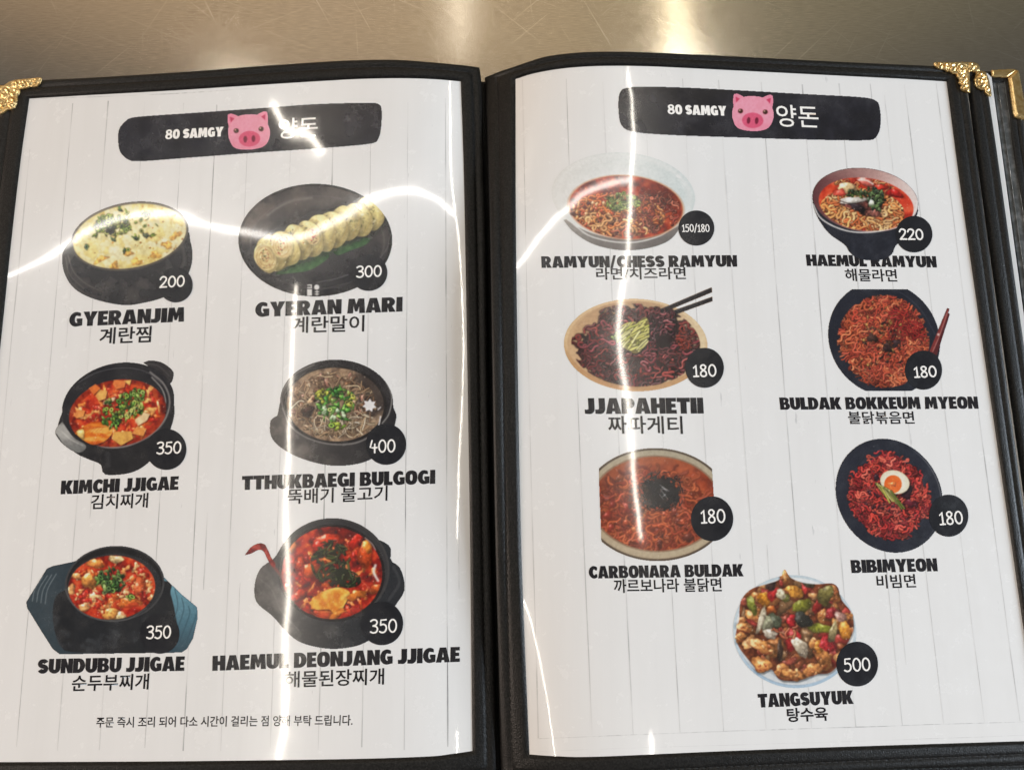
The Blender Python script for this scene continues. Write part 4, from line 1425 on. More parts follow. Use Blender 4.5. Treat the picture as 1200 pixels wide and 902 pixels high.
# 3 kimchi stew ---------------------------------------------------------------
p = Pic(60, 418, 212, 560, DK, 3)
body = p.sp([(74, 480), (68, 500), (72, 514), (88, 530), (104, 538), (118, 544), (122, 555), (138, 556), (158, 552), (176, 540), (192, 520), (203, 492), (203, 470), (190, 450), (130, 440)])
rim = p.E(138.5, 474.5, 66.5, 48.5, -14)
h1 = p.sp([(168, 425), (176, 422.5), (190, 425), (202, 434), (203, 442), (199, 449), (190, 440)])
h2 = p.sp([(73, 494), (66, 502), (66, 510), (76, 522), (90, 530), (99, 527), (100, 521), (86, 512)])
p.a = body | (rim < 1) | h1 | h2
p.put(body, (30, 30, 33)); p.put(h1, (44, 42, 44)); p.put(h2, (150, 150, 148))
p.put(h2, (96, 98, 98), np.clip((p.Y - 512) / 14, 0, .8))
p.line([(72, 505), (82, 514), (97, 522)], 1.4, (196, 196, 192), .6)
p.line([(66, 509), (76, 523), (92, 532)], 1.8, (40, 40, 42), .9)
p.line([(172, 426), (186, 429), (198, 440)], 1.4, (84, 82, 82), .6)
p.line([(126, 532), (127, 545)], 6, (70, 70, 72), .4)
glare_haze(p, body, (64, 62, 62), .4)
p.put(rim < 1, (33, 33, 37))
p.line([(92, 448), (115, 436), (145, 431), (172, 436), (190, 450)], 1.0, (84, 84, 88), .7)
p.line([(176, 436), (192, 450), (199, 470), (193, 492), (176, 510), (150, 522), (126, 524), (104, 517), (88, 505)], 2.0, (150, 146, 144), .75)
p.line([(178, 442), (190, 456), (194, 472), (188, 490)], 1.4, (202, 198, 192), .6)
st = p.E(138, 484, 57.5, 39, -10) < 1
p.stew(st, [(96, 18, 12), (158, 36, 20), (196, 58, 28), (206, 84, 40)], 6)
p.shade(st & (p.E(138, 484, 57, 39, -10) > .86), .75)
for i in range(95):
    a = p.r.random() * 6.28; q = p.r.random() ** .5
    x, y = 138 + 50 * q * math.cos(a), 485 + 33 * q * math.sin(a) - .15 * 50 * q * math.cos(a)
    p.blob(x, y, p.r.uniform(2.5, 6), p.r.uniform(1.5, 3.5), p.r.random() * 180, [(205, 84, 34), (190, 54, 28), (222, 118, 52), (166, 38, 24), (226, 150, 84)][p.r.integers(5)], .7, st, .45, .3, .35, .66)
def cube(pts, c, clip=None):
    m = p.sp(pts, 40) if len(pts) > 5 else p.poly(pts)
    if clip is not None: m = m & clip
    p.shade(np.roll(m, (4, 3), (0, 1)), .45)
    p.put(m, np.array(c, float)[None, None] * (.8 + .4 * p.fbm(3, 3))[..., None])
cube([(112, 464), (116, 456), (126, 458), (124, 467), (116, 470)], (222, 150, 78)); cube([(132, 450), (134, 445), (148, 446), (146, 454), (136, 456)], (214, 110, 56))
cube([(104, 455), (112, 450), (118, 455), (110, 463)], (204, 100, 46)); cube([(145, 446), (154, 445), (152, 452)], (228, 160, 84))
cube([(131, 514), (134, 506), (154, 505), (156, 514), (142, 522)], (206, 146, 70)); cube([(158, 492), (168, 483), (176, 485), (172, 493), (162, 499)], (228, 186, 140))
cube([(86, 486), (92, 480), (100, 481), (98, 488), (90, 490)], (222, 128, 66)); cube([(154, 508), (160, 500), (172, 502), (168, 511)], (214, 130, 62))
cab = p.sp([(88, 508), (94, 502), (110, 494), (126, 497), (132, 506), (124, 516), (110, 521), (98, 516)])
p.shade(np.roll(cab, (5, 2), (0, 1)), .4)
p.put(cab, p.ramp(np.clip((p.fbm(7, 3, 2.2, .7) - .25) / .5, 0, 1), [(168, 66, 18), (216, 112, 32), (232, 158, 74)]))
for k in range(6): p.line([(92 + k * 5, 510 - k), (102 + k * 4, 503 - k * .6), (116 + k * 2, 500)], .6, (150, 52, 16), .6)
p.blob(95, 508, 5.5, 4.5, 20, (232, 190, 110), .3, st, .3); p.blob(90, 516, 5, 3, 30, (206, 120, 50), .3, st, .3)
p.blob(128, 470, 7, 3.5, -30, (226, 176, 140), .3, st, .4)
p.greens(145, 478, 24, 14, 95, 2.8, [(94, 128, 40), (64, 104, 34), (126, 154, 54), (48, 78, 34), (156, 176, 76)], st, .35)
p.greens(132, 494, 11, 8, 22, 3, [(64, 110, 36), (44, 82, 32), (104, 140, 48)], st, .1)
p.greens(158, 463, 12, 7, 22, 2.8, [(110, 150, 54), (76, 118, 40), (148, 178, 84)], st, .6)
for k in range(5): p.line([(146 + k * 4.5, 486 - k * 3), (150 + k * 4.2, 483 - k * 3), (148 + k * 4.5, 491 - k * 3)], 1.1, (206, 206, 140), .7)
p.soften(st, 1)
p.glints(st, 110)
p.build("dish_picture", 'L', PG_L, ZP1, "red kimchi stew with tofu and green onion in a black pot with two handles")

# 4 hot-pot beef --------------------------------------------------------------
p = Pic(312, 416, 472, 548, (44, 42, 43), 4)
body = p.sp([(332, 455), (327, 478), (325, 487), (317.5, 492), (317, 508), (324, 520), (342, 532), (366, 541), (392, 545.5), (420, 543), (442, 534), (456, 520), (462, 500), (464.5, 486), (461, 478), (458, 462), (440, 440), (395, 430)])
rim = p.E(394.5, 471, 66, 49.5, 2)
p.a = body | (rim < 1)
p.put(body, p.ramp(np.clip((p.X - 318) / 140, 0, 1), [(74, 70, 68), (48, 46, 47), (36, 35, 38)]))
glare_haze(p, body * sm(p.X, 430, 350), (118, 110, 104), .55, 16)
p.put(rim < 1, (40, 38, 40)); p.put((rim < 1), (74, 68, 66), .6 * sm(p.X, 380, 335))
p.line([(332, 480), (330, 462), (344, 440), (368, 427)], 1.4, (150, 146, 142), .6)
p.line([(331, 478), (340, 498), (358, 512), (386, 520), (416, 519), (440, 508)], 1.8, (146, 142, 138), .7)
p.line([(452, 446), (459, 464), (456, 484), (448, 496)], 1.3, (168, 166, 162), .75)
inn = p.E(393, 474, 57, 43, 3); st = inn < 1
p.put(inn < 1.06, (30, 27, 27), .9)
p.stew(st, [(84, 66, 54), (132, 108, 86), (172, 146, 118)], 6)
p.put(st, (34, 30, 32), .75 * sm(p.E(442, 452, 28, 42, 10), 1.05, .7))
for i in range(60):
    a = p.r.random() * 6.28; q = p.r.uniform(.45, 1)
    p.blob(388 + 46 * q * math.cos(a), 474 + 35 * q * math.sin(a), p.r.uniform(3, 7), p.r.uniform(1.8, 4), p.r.random() * 180, [(164, 128, 98), (136, 100, 74), (186, 152, 120), (110, 80, 62), (150, 106, 90)][p.r.integers(5)], .35, st, .25, .5, .5)
ringreg = st & (p.E(391, 474, 50, 38, 3) < 1) & (p.E(396, 474, 22, 16, 0) > 1)
p.noodle(ringreg, 150, 1.3, [(208, 180, 144), (184, 150, 114), (222, 202, 172), (160, 126, 96), (140, 106, 82)], curl=.16, ln=16, hl=.2)
p.noodle(st & (p.E(400, 500, 40, 14, -4) < 1), 60, 1.1, [(212, 186, 150), (190, 156, 118), (228, 208, 180)], curl=.08, ln=20, hl=.25)
p.blob(361, 482, 7, 6, 20, (62, 44, 38), .3, st, .1, .4); p.blob(366, 468, 5, 4, 20, (214, 170, 130), .4, st, .3); p.blob(368, 468, 3, 2.4, 0, (80, 44, 34), .3, st, .1)
star = []
for k in range(14):
    r_ = 8.5 if k % 2 == 0 else 5.2
    star.append((433 + r_ * math.cos(k * math.pi / 7 + .3), 475 + r_ * .95 * math.sin(k * math.pi / 7 + .3)))
p.put(p.poly(star), (224, 220, 222)); p.line([(444, 498), (446, 488)], 1.6, (224, 220, 222), .9); p.line([(443, 480), (446, 477)], 1.4, (214, 210, 212), .9)
p.greens(394, 474, 23, 21, 90, 3.2, [(58, 124, 42), (84, 152, 54), (40, 92, 34), (122, 178, 78), (150, 190, 90)], st, .12)
p.greens(378, 464, 10, 8, 14, 3, [(176, 178, 62), (150, 160, 56)], st, .3); p.greens(396, 499, 9, 4, 10, 3, [(160, 180, 62), (120, 160, 52)], st, .4); p.greens(410, 468, 5, 8, 7, 3, [(190, 190, 80)], st, .2)
for i in range(8): p.blob(380 + p.r.uniform(-3, 26), 478 + p.r.uniform(-3, 12), 3.2, 2, p.r.random() * 180, (186, 214, 168), .3, st, .3, .4, .1)
p.glints(st, 60, (245, 230, 210))
p.build("dish_picture", 'L', PG_L, ZP1, "brown beef and glass noodle stew heaped with chopped green onion in a black pot")

# 5 soft tofu stew on a tray --------------------------------------------------
p = Pic(26, 634, 236, 772, (30, 32, 36), 5)
tray = p.poly([(31, 705), (55, 666), (62, 663), (86, 658), (110, 650), (150, 650), (192, 676), (214, 697), (231, 711), (231.5, 724), (226, 748), (219, 760), (213, 764), (180, 764.5), (70, 766), (62, 760), (48, 738), (32, 712)])
rim = p.E(134.5, 683.5, 58.2, 44, -3)
p.a = tray | (rim < 1)
p.put(tray, (40, 52, 60)); p.put(tray & (p.X > 186), p.ramp(np.clip((p.Y - 690) / 70, 0, 1), [(92, 134, 150), (70, 106, 122), (44, 66, 78)]))
p.put(tray, (50, 62, 70), .6 * sm(p.X, 84, 56))
pot = p.sp([(78, 690), (66, 698), (62, 716), (64, 738), (72, 758), (90, 764), (160, 765), (192, 763), (208, 745), (206, 722), (200, 696), (190, 680)])
p.put(pot, (29, 31, 35)); p.put((p.E(78, 730, 10, 40, 0) < 1) & pot, (24, 26, 30), .6)
glare_haze(p, pot * sm(p.Y, 708, 730), (74, 78, 82), .45, 14)
for k in range(4):
    p.line([(56 - k * 5.2 + 10, 672 + k * 1.0), (50 - k * 5 + 6, 690), (47 - k * 5 + 6, 704 + (3 - k))], 1.0, (150, 160, 164), .55)
    p.line([(200 + k * 8 + 5, 690 + k * 10), (203 + k * 7 + 5, 712 + k * 4), (196 + k * 7.5, 746 + k * 2)], 1.1, (40, 62, 74), .7)
p.put(rim < 1, (40, 41, 44)); p.put((rim < 1) & (rim > .965), (66, 66, 68), .7)
p.put((rim < .96) & (p.E(134, 688, 55, 40, -3) > 1), (26, 26, 28))
p.line([(76, 690), (84, 706), (100, 720), (124, 727), (150, 725), (172, 712)], 1.0, (120, 118, 116), .5)
st = p.E(131, 688, 51, 37.5, -3) < 1
p.stew(st, [(92, 16, 12), (150, 34, 20), (190, 56, 28), (206, 92, 50)], 7)
for i in range(110):
    a = p.r.random() * 6.28; q = p.r.random() ** .5
    p.blob(131 + 46 * q * math.cos(a), 688 + 33 * q * math.sin(a), p.r.uniform(2, 5.5), p.r.uniform(1.6, 4), p.r.random() * 180, [(214, 96, 44), (190, 52, 30), (226, 140, 80), (164, 36, 26), (232, 172, 118)][p.r.integers(5)], .7, st, .45, .3, .35, .66)
for (x, y, a_, b_, c) in ((104, 681, 9, 8.5, (222, 140, 66)), (136, 655, 8, 5, (234, 196, 140)), (112, 660, 9, 6, (214, 122, 60)), (90, 675, 6, 4, (216, 140, 84)), (132, 720, 13, 6.5, (226, 150, 76)), (142, 722, 7, 5, (234, 200, 140)), (152, 706, 12, 7, (218, 110, 48)), (164, 686, 8, 9, (206, 90, 50)), (84, 690, 5, 6, (224, 150, 92)), (178, 700, 5, 4, (220, 130, 80)), (98, 712, 7, 4, (224, 152, 96))):
    p.blob(x, y, a_, b_, 0, c, .22, st, .6, .4, .35)
p.greens(130, 680, 16, 14, 48, 3.6, [(58, 98, 42), (40, 72, 32), (92, 126, 58), (120, 146, 80)], st, .4)
p.greens(151, 698, 4, 2.5, 4, 3.5, [(120, 152, 60)], st, .9); p.greens(122, 690, 7, 4, 8, 3.4, [(122, 146, 84), (70, 100, 50)], st, .7)
p.put(p.E(152, 713, 12, 6, -30) < 1, (176, 30, 26), .4)
p.soften(st, 1)
p.glints(st, 100)
p.build("dish_picture", 'L', PG_L, ZP1, "soft tofu stew in a black pot on a slate and blue hexagonal tray")

# 6 seafood bean-paste stew ---------------------------------------------------
p = Pic(282, 602, 480, 764, (40, 39, 42), 6)
body = p.sp([(330, 640), (321, 654), (306, 665), (299.5, 680), (298.5, 697), (303, 708), (320, 722), (336, 740), (352, 752), (376, 758.5), (398, 759.5), (422, 755), (440, 744), (454, 726), (464, 708), (473, 694), (473.5, 680), (468, 664), (458, 656), (452, 636), (390, 620)])
rim = p.E(390, 667, 66.5, 60, 2)
tail = p.sp([(287, 650), (294, 641), (303, 636.5), (310, 637.5), (314, 644), (318, 653), (323, 661), (320, 664), (314, 656), (309, 646), (303, 644), (295, 648)], 120)
p.a = body | (rim < 1) | tail
p.put(body, p.ramp(np.clip((p.X - 300) / 110, 0, 1), [(74, 71, 70), (52, 51, 52), (36, 38, 42)]))
glare_haze(p, body * sm(p.X, 430, 360), (112, 108, 104), .5, 16)
p.line([(302, 676), (318, 690), (330, 716), (350, 738)], 1.5, (108, 104, 102), .5)
p.line([(461, 664), (468, 682), (456, 702)], 3.2, (70, 70, 72), .5)
p.put(rim < 1, (47, 46, 48)); p.put((rim < 1) & (rim > .965), (64, 62, 62), .6)
st0 = p.E(389, 671, 59, 54, 3); st = st0 < 1
p.put(st0 < 1.05, (28, 24, 25))
p.stew(st, [(66, 12, 12), (116, 20, 16), (164, 34, 20), (186, 62, 30)], 8)
p.put(st, (46, 16, 22), .55 * np.clip((645 - p.Y) / 25, 0, 1) * sm(p.X, 385, 410))
for i in range(100):
    a = p.r.random() * 6.28; q = p.r.random() ** .5
    p.blob(388 + 53 * q * math.cos(a), 674 + 46 * q * math.sin(a), p.r.uniform(2, 6), p.r.uniform(1.5, 3.6), p.r.random() * 180, [(186, 44, 24), (150, 28, 20), (208, 84, 34), (120, 22, 18), (214, 116, 58)][p.r.integers(5)], .7, st, .45, .3, .35, .66)
for (x, y, a_, b_, g_, c) in ((386, 632, 16, 7, -8, (208, 52, 24)), (372, 640, 8, 5, -40, (196, 40, 24)), (417, 634, 5, 14, 30, (196, 38, 24)), (428, 650, 8, 17, -6, (206, 72, 26)), (431, 640, 5, 9, -6, (224, 120, 40)), (341, 640, 6, 9, 10, (206, 110, 60)), (365, 668, 8, 10, 30, (206, 78, 38)), (440, 690, 9, 5, -15, (200, 84, 36)), (338, 690, 6, 8, 20, (178, 50, 30)), (352, 658, 5, 6, 0, (190, 60, 34)), (350, 697, 9, 6, -20, (176, 48, 26))):
    p.blob(x, y, a_, b_, g_, c, .2, st, .7, .45, .3)
egg_ = p.sp([(362, 706), (376, 694), (396, 688), (410, 694), (404, 708), (396, 722), (386, 714), (370, 714)])
p.shade(np.roll(egg_, (4, 3), (0, 1)), .4); p.put(egg_, p.ramp(np.clip((p.fbm(8, 4) - .25) / .5, 0, 1), [(196, 104, 26), (230, 160, 62), (244, 212, 120)]))
p.blob(418, 697, 10, 6, -10, (214, 112, 40), .3, st, .6); p.blob(376, 704, 12, 8, -25, (214, 110, 34), .3, st & ~egg_, .5); p.blob(394, 720, 10, 4, -35, (206, 104, 32), .25, st, .5)
for k in range(7): p.line([(364 + k * 3, 716), (372 + k * 5, 722 - k), (390 + k * 4, 724 - k * 2)], .7, (232, 150, 66), .6)
for k in range(6): p.line([(404 + k * 5, 662 + k * 6), (412 + k * 4, 672 + k * 3), (420 + k * 3, 670 + k * 5)], .7, (226, 160, 120), .5)
p.noodle(st & (p.E(388, 658, 24, 26, 0) < 1), 70, 2.4, [(50, 62, 34), (66, 74, 40), (38, 48, 30), (84, 88, 52)], curl=.2, ln=9, hl=.15)
p.noodle(st & (p.E(396, 676, 28, 12, 10) < 1), 50, 2.4, [(46, 58, 32), (58, 66, 38), (34, 42, 28)], curl=.2, ln=9, hl=.12)
p.line([(440, 662), (438, 670), (443, 680)], 3.0, (222, 214, 208), .9); p.line([(428, 630), (436, 637), (440, 644)], 1.6, (190, 170, 166), .6)
p.put(tail, p.ramp(np.clip((p.fbm(4, 3) - .3) / .4, 0, 1), [(92, 20, 22), (136, 34, 30), (160, 62, 50)]))
p.line([(318, 660), (330, 676), (334, 692)], 3.4, (150, 50, 44), .5)
p.soften(st, 1)
p.glints(st, 100)
p.build("dish_picture", 'L', PG_L, ZP1, "dark red seafood stew in a black pot with a red tail hanging over the rim")

# 7 ramyun in a white bowl ----------------------------------------------------
p = Pic(642, 174, 822, 298, (210, 216, 215), 7)
bowl = p.E(730.5, 229.5, 84, 50.5, 4)
under = p.sp([(660, 258), (672, 272), (692, 285), (716, 292), (740, 293.5), (764, 290), (784, 282), (796, 268), (800, 250), (730, 240)])
p.a = (bowl < 1) | under
p.put(under, p.ramp(np.clip((p.X - 660) / 130, 0, 1), [(120, 116, 112), (92, 86, 84), (78, 74, 74)]))
p.put(under, (150, 142, 134), .8 * np.clip((288 - p.Y) / 40, 0, 1))
for k in range(40):
    p.line([(p.r.uniform(680, 790), p.r.uniform(280, 291)), (p.r.uniform(680, 790), p.r.uniform(280, 291))], .5, (110, 104, 100), .15)
p.put(bowl < 1, p.ramp(np.clip((p.X - 650) / 150, 0, 1), [(214, 214, 211), (206, 212, 210), (190, 202, 202)]))
p.put((bowl < 1), (228, 232, 230), np.clip(1 - np.abs(bowl - .93) / .08, 0, 1) * .5)
p.put((bowl < 1) & (p.E(733, 236, 80, 46, 4) > 1), (226, 226, 222), .9 * sm(p.Y, 240, 256))
p.line([(672, 263), (690, 276), (716, 283), (744, 284), (772, 277), (790, 266)], 1.6, (226, 224, 220), .8)
p.line([(648, 247), (656, 258), (668, 266), (684, 274)], 1.0, (150, 146, 144), .5)
p.put(p.E(795, 207, 3, 1.6, 30) < 1, (245, 247, 247), .8)
inn = p.E(733.5, 243, 66, 36.5, 4)
p.put(inn < 1.05, (176, 120, 84), .45); p.put(inn < 1.02, (170, 84, 44), .7)
st = inn < 1
p.stew(st, [(72, 14, 10), (112, 28, 16), (150, 46, 24), (172, 70, 36)], 7)
p.put(st, (54, 16, 16), .5 * np.clip((p.X - 750) / 30, 0, 1) * sm(p.Y, 252, 232))
p.noodle(st & (p.E(724, 252, 56, 26, 4) < 1), 240, 2.5, [(216, 130, 70), (200, 104, 52), (230, 160, 102), (184, 78, 42)], curl=.42, ln=18, step=1.7, shadow=.34)
p.noodle(st & (p.E(768, 248, 30, 26, 4) < 1), 80, 1.9, [(150, 66, 48), (120, 42, 32), (176, 92, 70)], curl=.5, ln=10)
for i in range(26): 
    a = p.r.random() * 6.28
    p.blob(690 + p.r.normal(0, 12), 246 + p.r.normal(0, 9), 2.6, 1.8, p.r.random() * 180, [(216, 130, 70), (190, 80, 50), (226, 160, 104)][p.r.integers(3)], .3, st, .5)
p.greens(730, 237, 20, 11, 90, 2.4, [(116, 138, 58), (90, 112, 44), (150, 168, 84), (70, 92, 40), (176, 186, 110)], st, .15)
p.noodle(st & (p.E(732, 236, 18, 10, 0) < 1), 40, .9, [(170, 186, 98), (130, 150, 66), (196, 204, 130)], curl=.1, ln=7, hl=.2)
p.put(p.E(672, 251, 4, 2.4, 10) < 1, (52, 20, 18), .8)
p.glints(st, 130, (255, 214, 180))
p.build("dish_picture", 'R', PG_R, ZP1, "red ramyun noodle soup in a wide white bowl")

# 8 seafood ramyun in a dark bowl ---------------------------------------------
p = Pic(946, 190, 1082, 310, (28, 29, 36), 8)
rim = p.E(1014, 234.5, 62, 37, 7)
body = p.sp([(952, 232), (954, 244), (960, 258), (972, 274), (990, 287), (996, 296), (1006, 303), (1020, 305), (1034, 304), (1045, 298), (1049, 289), (1060, 277), (1070, 262), (1075.5, 244), (1060, 240)])
p.a = (rim < 1) | body
p.put(body, (29, 31, 39))
glare_haze(p, body, (54, 56, 64), .4)
p.put(rim < 1, p.ramp(np.clip((p.X - 955) / 115, 0, 1), [(84, 48, 50), (124, 84, 82), (176, 140, 134), (214, 190, 184)]))
p.put((rim < 1), (150, 120, 114), .4 * sm(p.Y, 212, 200))
p.line([(953, 240), (960, 254), (974, 264), (994, 271), (1016, 272.5), (1038, 269), (1058, 258), (1072, 248), (1075, 236)], 1.6, (226, 220, 214), .9)
inn = p.E(1015, 240, 56, 31, 8); st = (inn < 1) & (rim < .97)
p.stew(st, [(142, 34, 22), (190, 58, 34), (214, 88, 58)], 8)
p.put(st, (206, 62, 40), .7 * np.clip((p.X - 1010) / 30, 0, 1) * sm(p.Y, 250, 232))
nr = st & (p.E(1010, 248, 50, 27, 5) < 1)
p.noodle(nr, 300, 2.6, [(234, 156, 92), (220, 128, 70), (240, 182, 124), (206, 104, 58)], curl=.42, ln=20, step=1.7, shadow=.34)
p.noodle(st & (p.E(1012, 218, 36, 9, 5) < 1), 22, 2.0, [(230, 150, 90), (214, 110, 70)], curl=.7, ln=10)
p.blob(1048, 227, 9, 5, 10, (156, 30, 26), .25, st, .4); p.blob(1032, 220, 8, 4, 0, (196, 50, 36), .25, st, .4)
p.blob(994, 222, 13, 7, 14, (214, 176, 128), .15, st, .3); p.blob(1014, 213, 11, 4.5, 20, (200, 96, 84), .2, st, .4); p.line([(1006, 211), (1016, 212), (1023, 216)], 1.8, (238, 214, 204), .8)
p.blob(984, 226, 6, 5, 0, (190, 70, 56), .3, st, .3)
p.blob(1013, 242, 20, 9, 10, (92, 50, 44), .3, st, .2, .5, .6); p.blob(1022, 250, 10, 5, 10, (104, 62, 54), .3, st, .2, .5, .6)
p.blob(999, 235, 15, 4.4, -6, (226, 216, 204), .15, st, .3); p.line([(985, 236), (998, 239), (1012, 237)], 1.4, (40, 28, 28), .8)
p.line([(985, 229), (998, 226), (1010, 227)], 1.3, (150, 40, 32), .6)
p.greens(1010, 226, 20, 6, 34, 2.6, [(60, 72, 40), (86, 104, 52), (40, 50, 34)], st, 0)
p.greens(1026, 234, 9, 13, 44, 3.0, [(48, 64, 44), (74, 96, 54), (34, 44, 34), (110, 136, 84)], st, 0)
p.blob(1021, 238, 3, 4, 0, (206, 212, 186), .2, st, .3); p.blob(1006, 244, 8, 5, 30, (40, 30, 34), .3, st, .1)
p.glints(st, 90, (255, 232, 205))
p.build("dish_picture", 'R', PG_R, ZP2, "noodle soup with seafood and seaweed in a deep navy bowl")

# 9 black bean noodles with chopsticks ----------------------------------------
p = Pic(655, 332, 840, 464, (196, 160, 120), 9)
bowl = p.E(745, 404.3, 84, 54, 2)
ch1 = p.poly([(760, 368), (834, 336.6), (834.5, 342.6), (768, 370)])
ch2 = p.poly([(786, 365), (834.8, 347.6), (835, 353), (792, 368.5), (780, 370)])
p.a = (bowl < 1) | ch1 | ch2
p.put(bowl < 1, p.ramp(np.clip((p.X - 665) / 160, 0, 1), [(190, 154, 118), (172, 138, 104), (196, 166, 132), (212, 186, 152)]))
p.put((bowl < 1), (150, 116, 84), .8 * np.clip((p.E(747, 400, 76, 47, 2) < 1) * np.clip((400 - p.Y) / 60, 0, 1), 0, 1))
p.put((bowl < 1) & (bowl > .955), (214, 178, 138), .6)
p.put((bowl < 1) & (p.E(745, 400, 82, 52, 2) > 1), (168, 126, 86), .8 * sm(p.Y, 396, 425))
p.put((bowl < 1) & (p.E(752, 398, 74, 46, 2) < 1), (206, 178, 142), .7 * sm(p.X, 790, 812))
nd = p.sp([(676, 414), (682, 400), (694, 386), (716, 370), (738, 362), (752, 362), (762, 368), (784, 364), (790, 374), (802, 384), (812, 402), (810, 420), (798, 438), (772, 448), (744, 450), (716, 446), (692, 434)])
p.stew(nd, [(30, 14, 16), (52, 22, 22), (76, 32, 30)], 6)
p.noodle(nd, 460, 2.9, [(96, 36, 36), (72, 26, 28), (124, 50, 46), (52, 22, 24), (106, 42, 48)], curl=.45, ln=20, step=1.7, hl=.5, shadow=.5, clip=(bowl < .9))
p.noodle(nd & (p.E(804, 396, 12, 16, 0) < 1), 30, 2.0, [(140, 48, 36), (120, 40, 30)], curl=.5, ln=10, hl=.4)
hb = p.sp([(756, 372), (770, 364), (784, 362), (792, 372), (790, 392), (784, 408), (770, 410), (760, 398)])
p.shade(np.roll(hb, 6, 1), .6); p.noodle(hb, 110, 2.4, [(84, 34, 42), (62, 24, 32), (112, 50, 54), (46, 20, 28)], curl=.5, ln=11, hl=.5, shadow=.6)
for (x, y) in ((771, 380), (769, 394), (778, 372), (784, 386)): p.glints(p.E(x, y, 7, 7) < 1, 9, (255, 230, 220), (.5, 1.0))
cu = p.sp([(718, 396), (724, 390), (740, 384), (754, 372), (760, 376), (760, 396), (752, 410), (742, 414), (732, 402)])
p.shade(np.roll(cu, (7, 3), (0, 1)), .5)
p.put(cu, (150, 142, 66), .6)
for k in range(60):
    a = rad(p.r.uniform(-70, -15)); x, y = p.r.uniform(724, 758), p.r.uniform(378, 410)
    p.strand([(x - 8 * math.cos(a), y - 8 * math.sin(a)), (x, y - .6), (x + 8 * math.cos(a), y + 8 * math.sin(a))], 2.6, [(210, 202, 112), (190, 182, 92), (224, 216, 142), (168, 168, 76)][p.r.integers(4)], cu | (p.E(742, 394, 19, 17, 0) < 1), .3, .2, p.r.uniform(.8, 1.1))
p.greens(722, 396, 6, 5, 14, 2.4, [(140, 160, 74), (106, 134, 60)], None, .2)
p.put(ch1 | ch2, (22, 20, 24)); p.line([(766, 366), (800, 352), (833, 338.4)], .8, (92, 88, 92), .6); p.line([(792, 364.5), (834, 349)], .7, (84, 80, 84), .6)
p.noodle(p.sp([(758, 368), (770, 362), (788, 362), (790, 372), (774, 374)]), 26, 2.3, [(84, 34, 42), (112, 50, 54)], curl=.5, ln=8, hl=.5)
p.glints(nd, 120, (236, 190, 180), (.3, .6))
p.build("dish_picture", 'R', PG_R, ZP1, "black bean noodles with cucumber and black chopsticks in a tan bowl")

# 10 spicy stir-fried noodles -------------------------------------------------
p = Pic(964, 334, 1118, 462, (27, 29, 38), 10)
pl = p.E(1036, 397, 69, 63, 52)
plm = (pl < 1) & (p.Y > 339) & (p.Y < 458)
s1 = p.poly([(1110, 361), (1112.5, 362), (1104, 392), (1095, 414), (1089, 412), (1098, 390)])
s2 = p.poly([(1111.4, 367), (1113, 368), (1104, 396), (1098, 416), (1092, 416), (1100, 396)])
p.a = plm | s1 | s2
p.put(plm, p.ramp(p.fbm(26, 4), [(24, 26, 34), (34, 36, 46)]))
p.line([(1010, 341), (1050, 341), (1078, 362), (1096, 392)], 1.2, (66, 68, 78), .4)
p.put(s1, (108, 42, 40)); p.put(s2, (74, 28, 30)); p.line([(1110.5, 365), (1101, 393), (1093, 412)], .8, (206, 150, 140), .7); p.put(p.E(1099.5, 392, 1.4, 1.6) < 1, (226, 190, 180), .8)
nd = p.sp([(984, 402), (986, 384), (996, 366), (1014, 352), (1036, 349), (1058, 356), (1076, 372), (1086, 392), (1086, 414), (1070, 424), (1062, 448), (1040, 452), (1018, 444), (1000, 428), (988, 414)])
p.stew(nd, [(96, 32, 22), (140, 50, 32), (168, 66, 42)], 7)
p.noodle(nd, 640, 1.9, [(208, 96, 60), (188, 76, 50), (218, 116, 78), (166, 60, 44), (198, 84, 62)], curl=.42, ln=20, step=1.6, hl=.18, shadow=.36, clip=plm & (p.E(1035, 400, 54, 54.5) < 1))
p.noodle(nd & (p.X > 1040) & (p.Y < 400), 60, 1.5, [(166, 44, 40), (146, 36, 34)], curl=.4, ln=18, hl=.2, shadow=.4)
p.noodle(p.E(1035, 401, 53, 53) < 1, 26, 1.1, [(190, 76, 44), (150, 56, 40)], curl=.3, ln=16, hl=.1, shadow=.3)
for i in range(90):
    x, y = 1036 + p.r.normal(0, 15), 397 + p.r.normal(0, 14)
    p.blob(x, y, p.r.uniform(1, 2.6), p.r.uniform(.7, 1.6), p.r.random() * 180, [(62, 40, 32), (52, 34, 30), (150, 112, 60), (98, 70, 46), (44, 30, 30)][p.r.integers(5)], .35, nd, .1, .3, .3)
p.blob(1040, 408, 7, 4, 15, (52, 34, 34), .4, nd, .1); p.blob(1022, 396, 5, 6, 0, (64, 42, 36), .4, nd, .1); p.blob(1050, 402, 6, 3.5, -10, (48, 32, 34), .4, nd, .1)
p.spots(nd, 50, .5, 1.1, [(206, 168, 110), (190, 140, 90)], spec=.2, sh=.2)
p.build("dish_picture", 'R', PG_R, ZP1, "orange red stir fried noodles with dark chopsticks on a black plate")

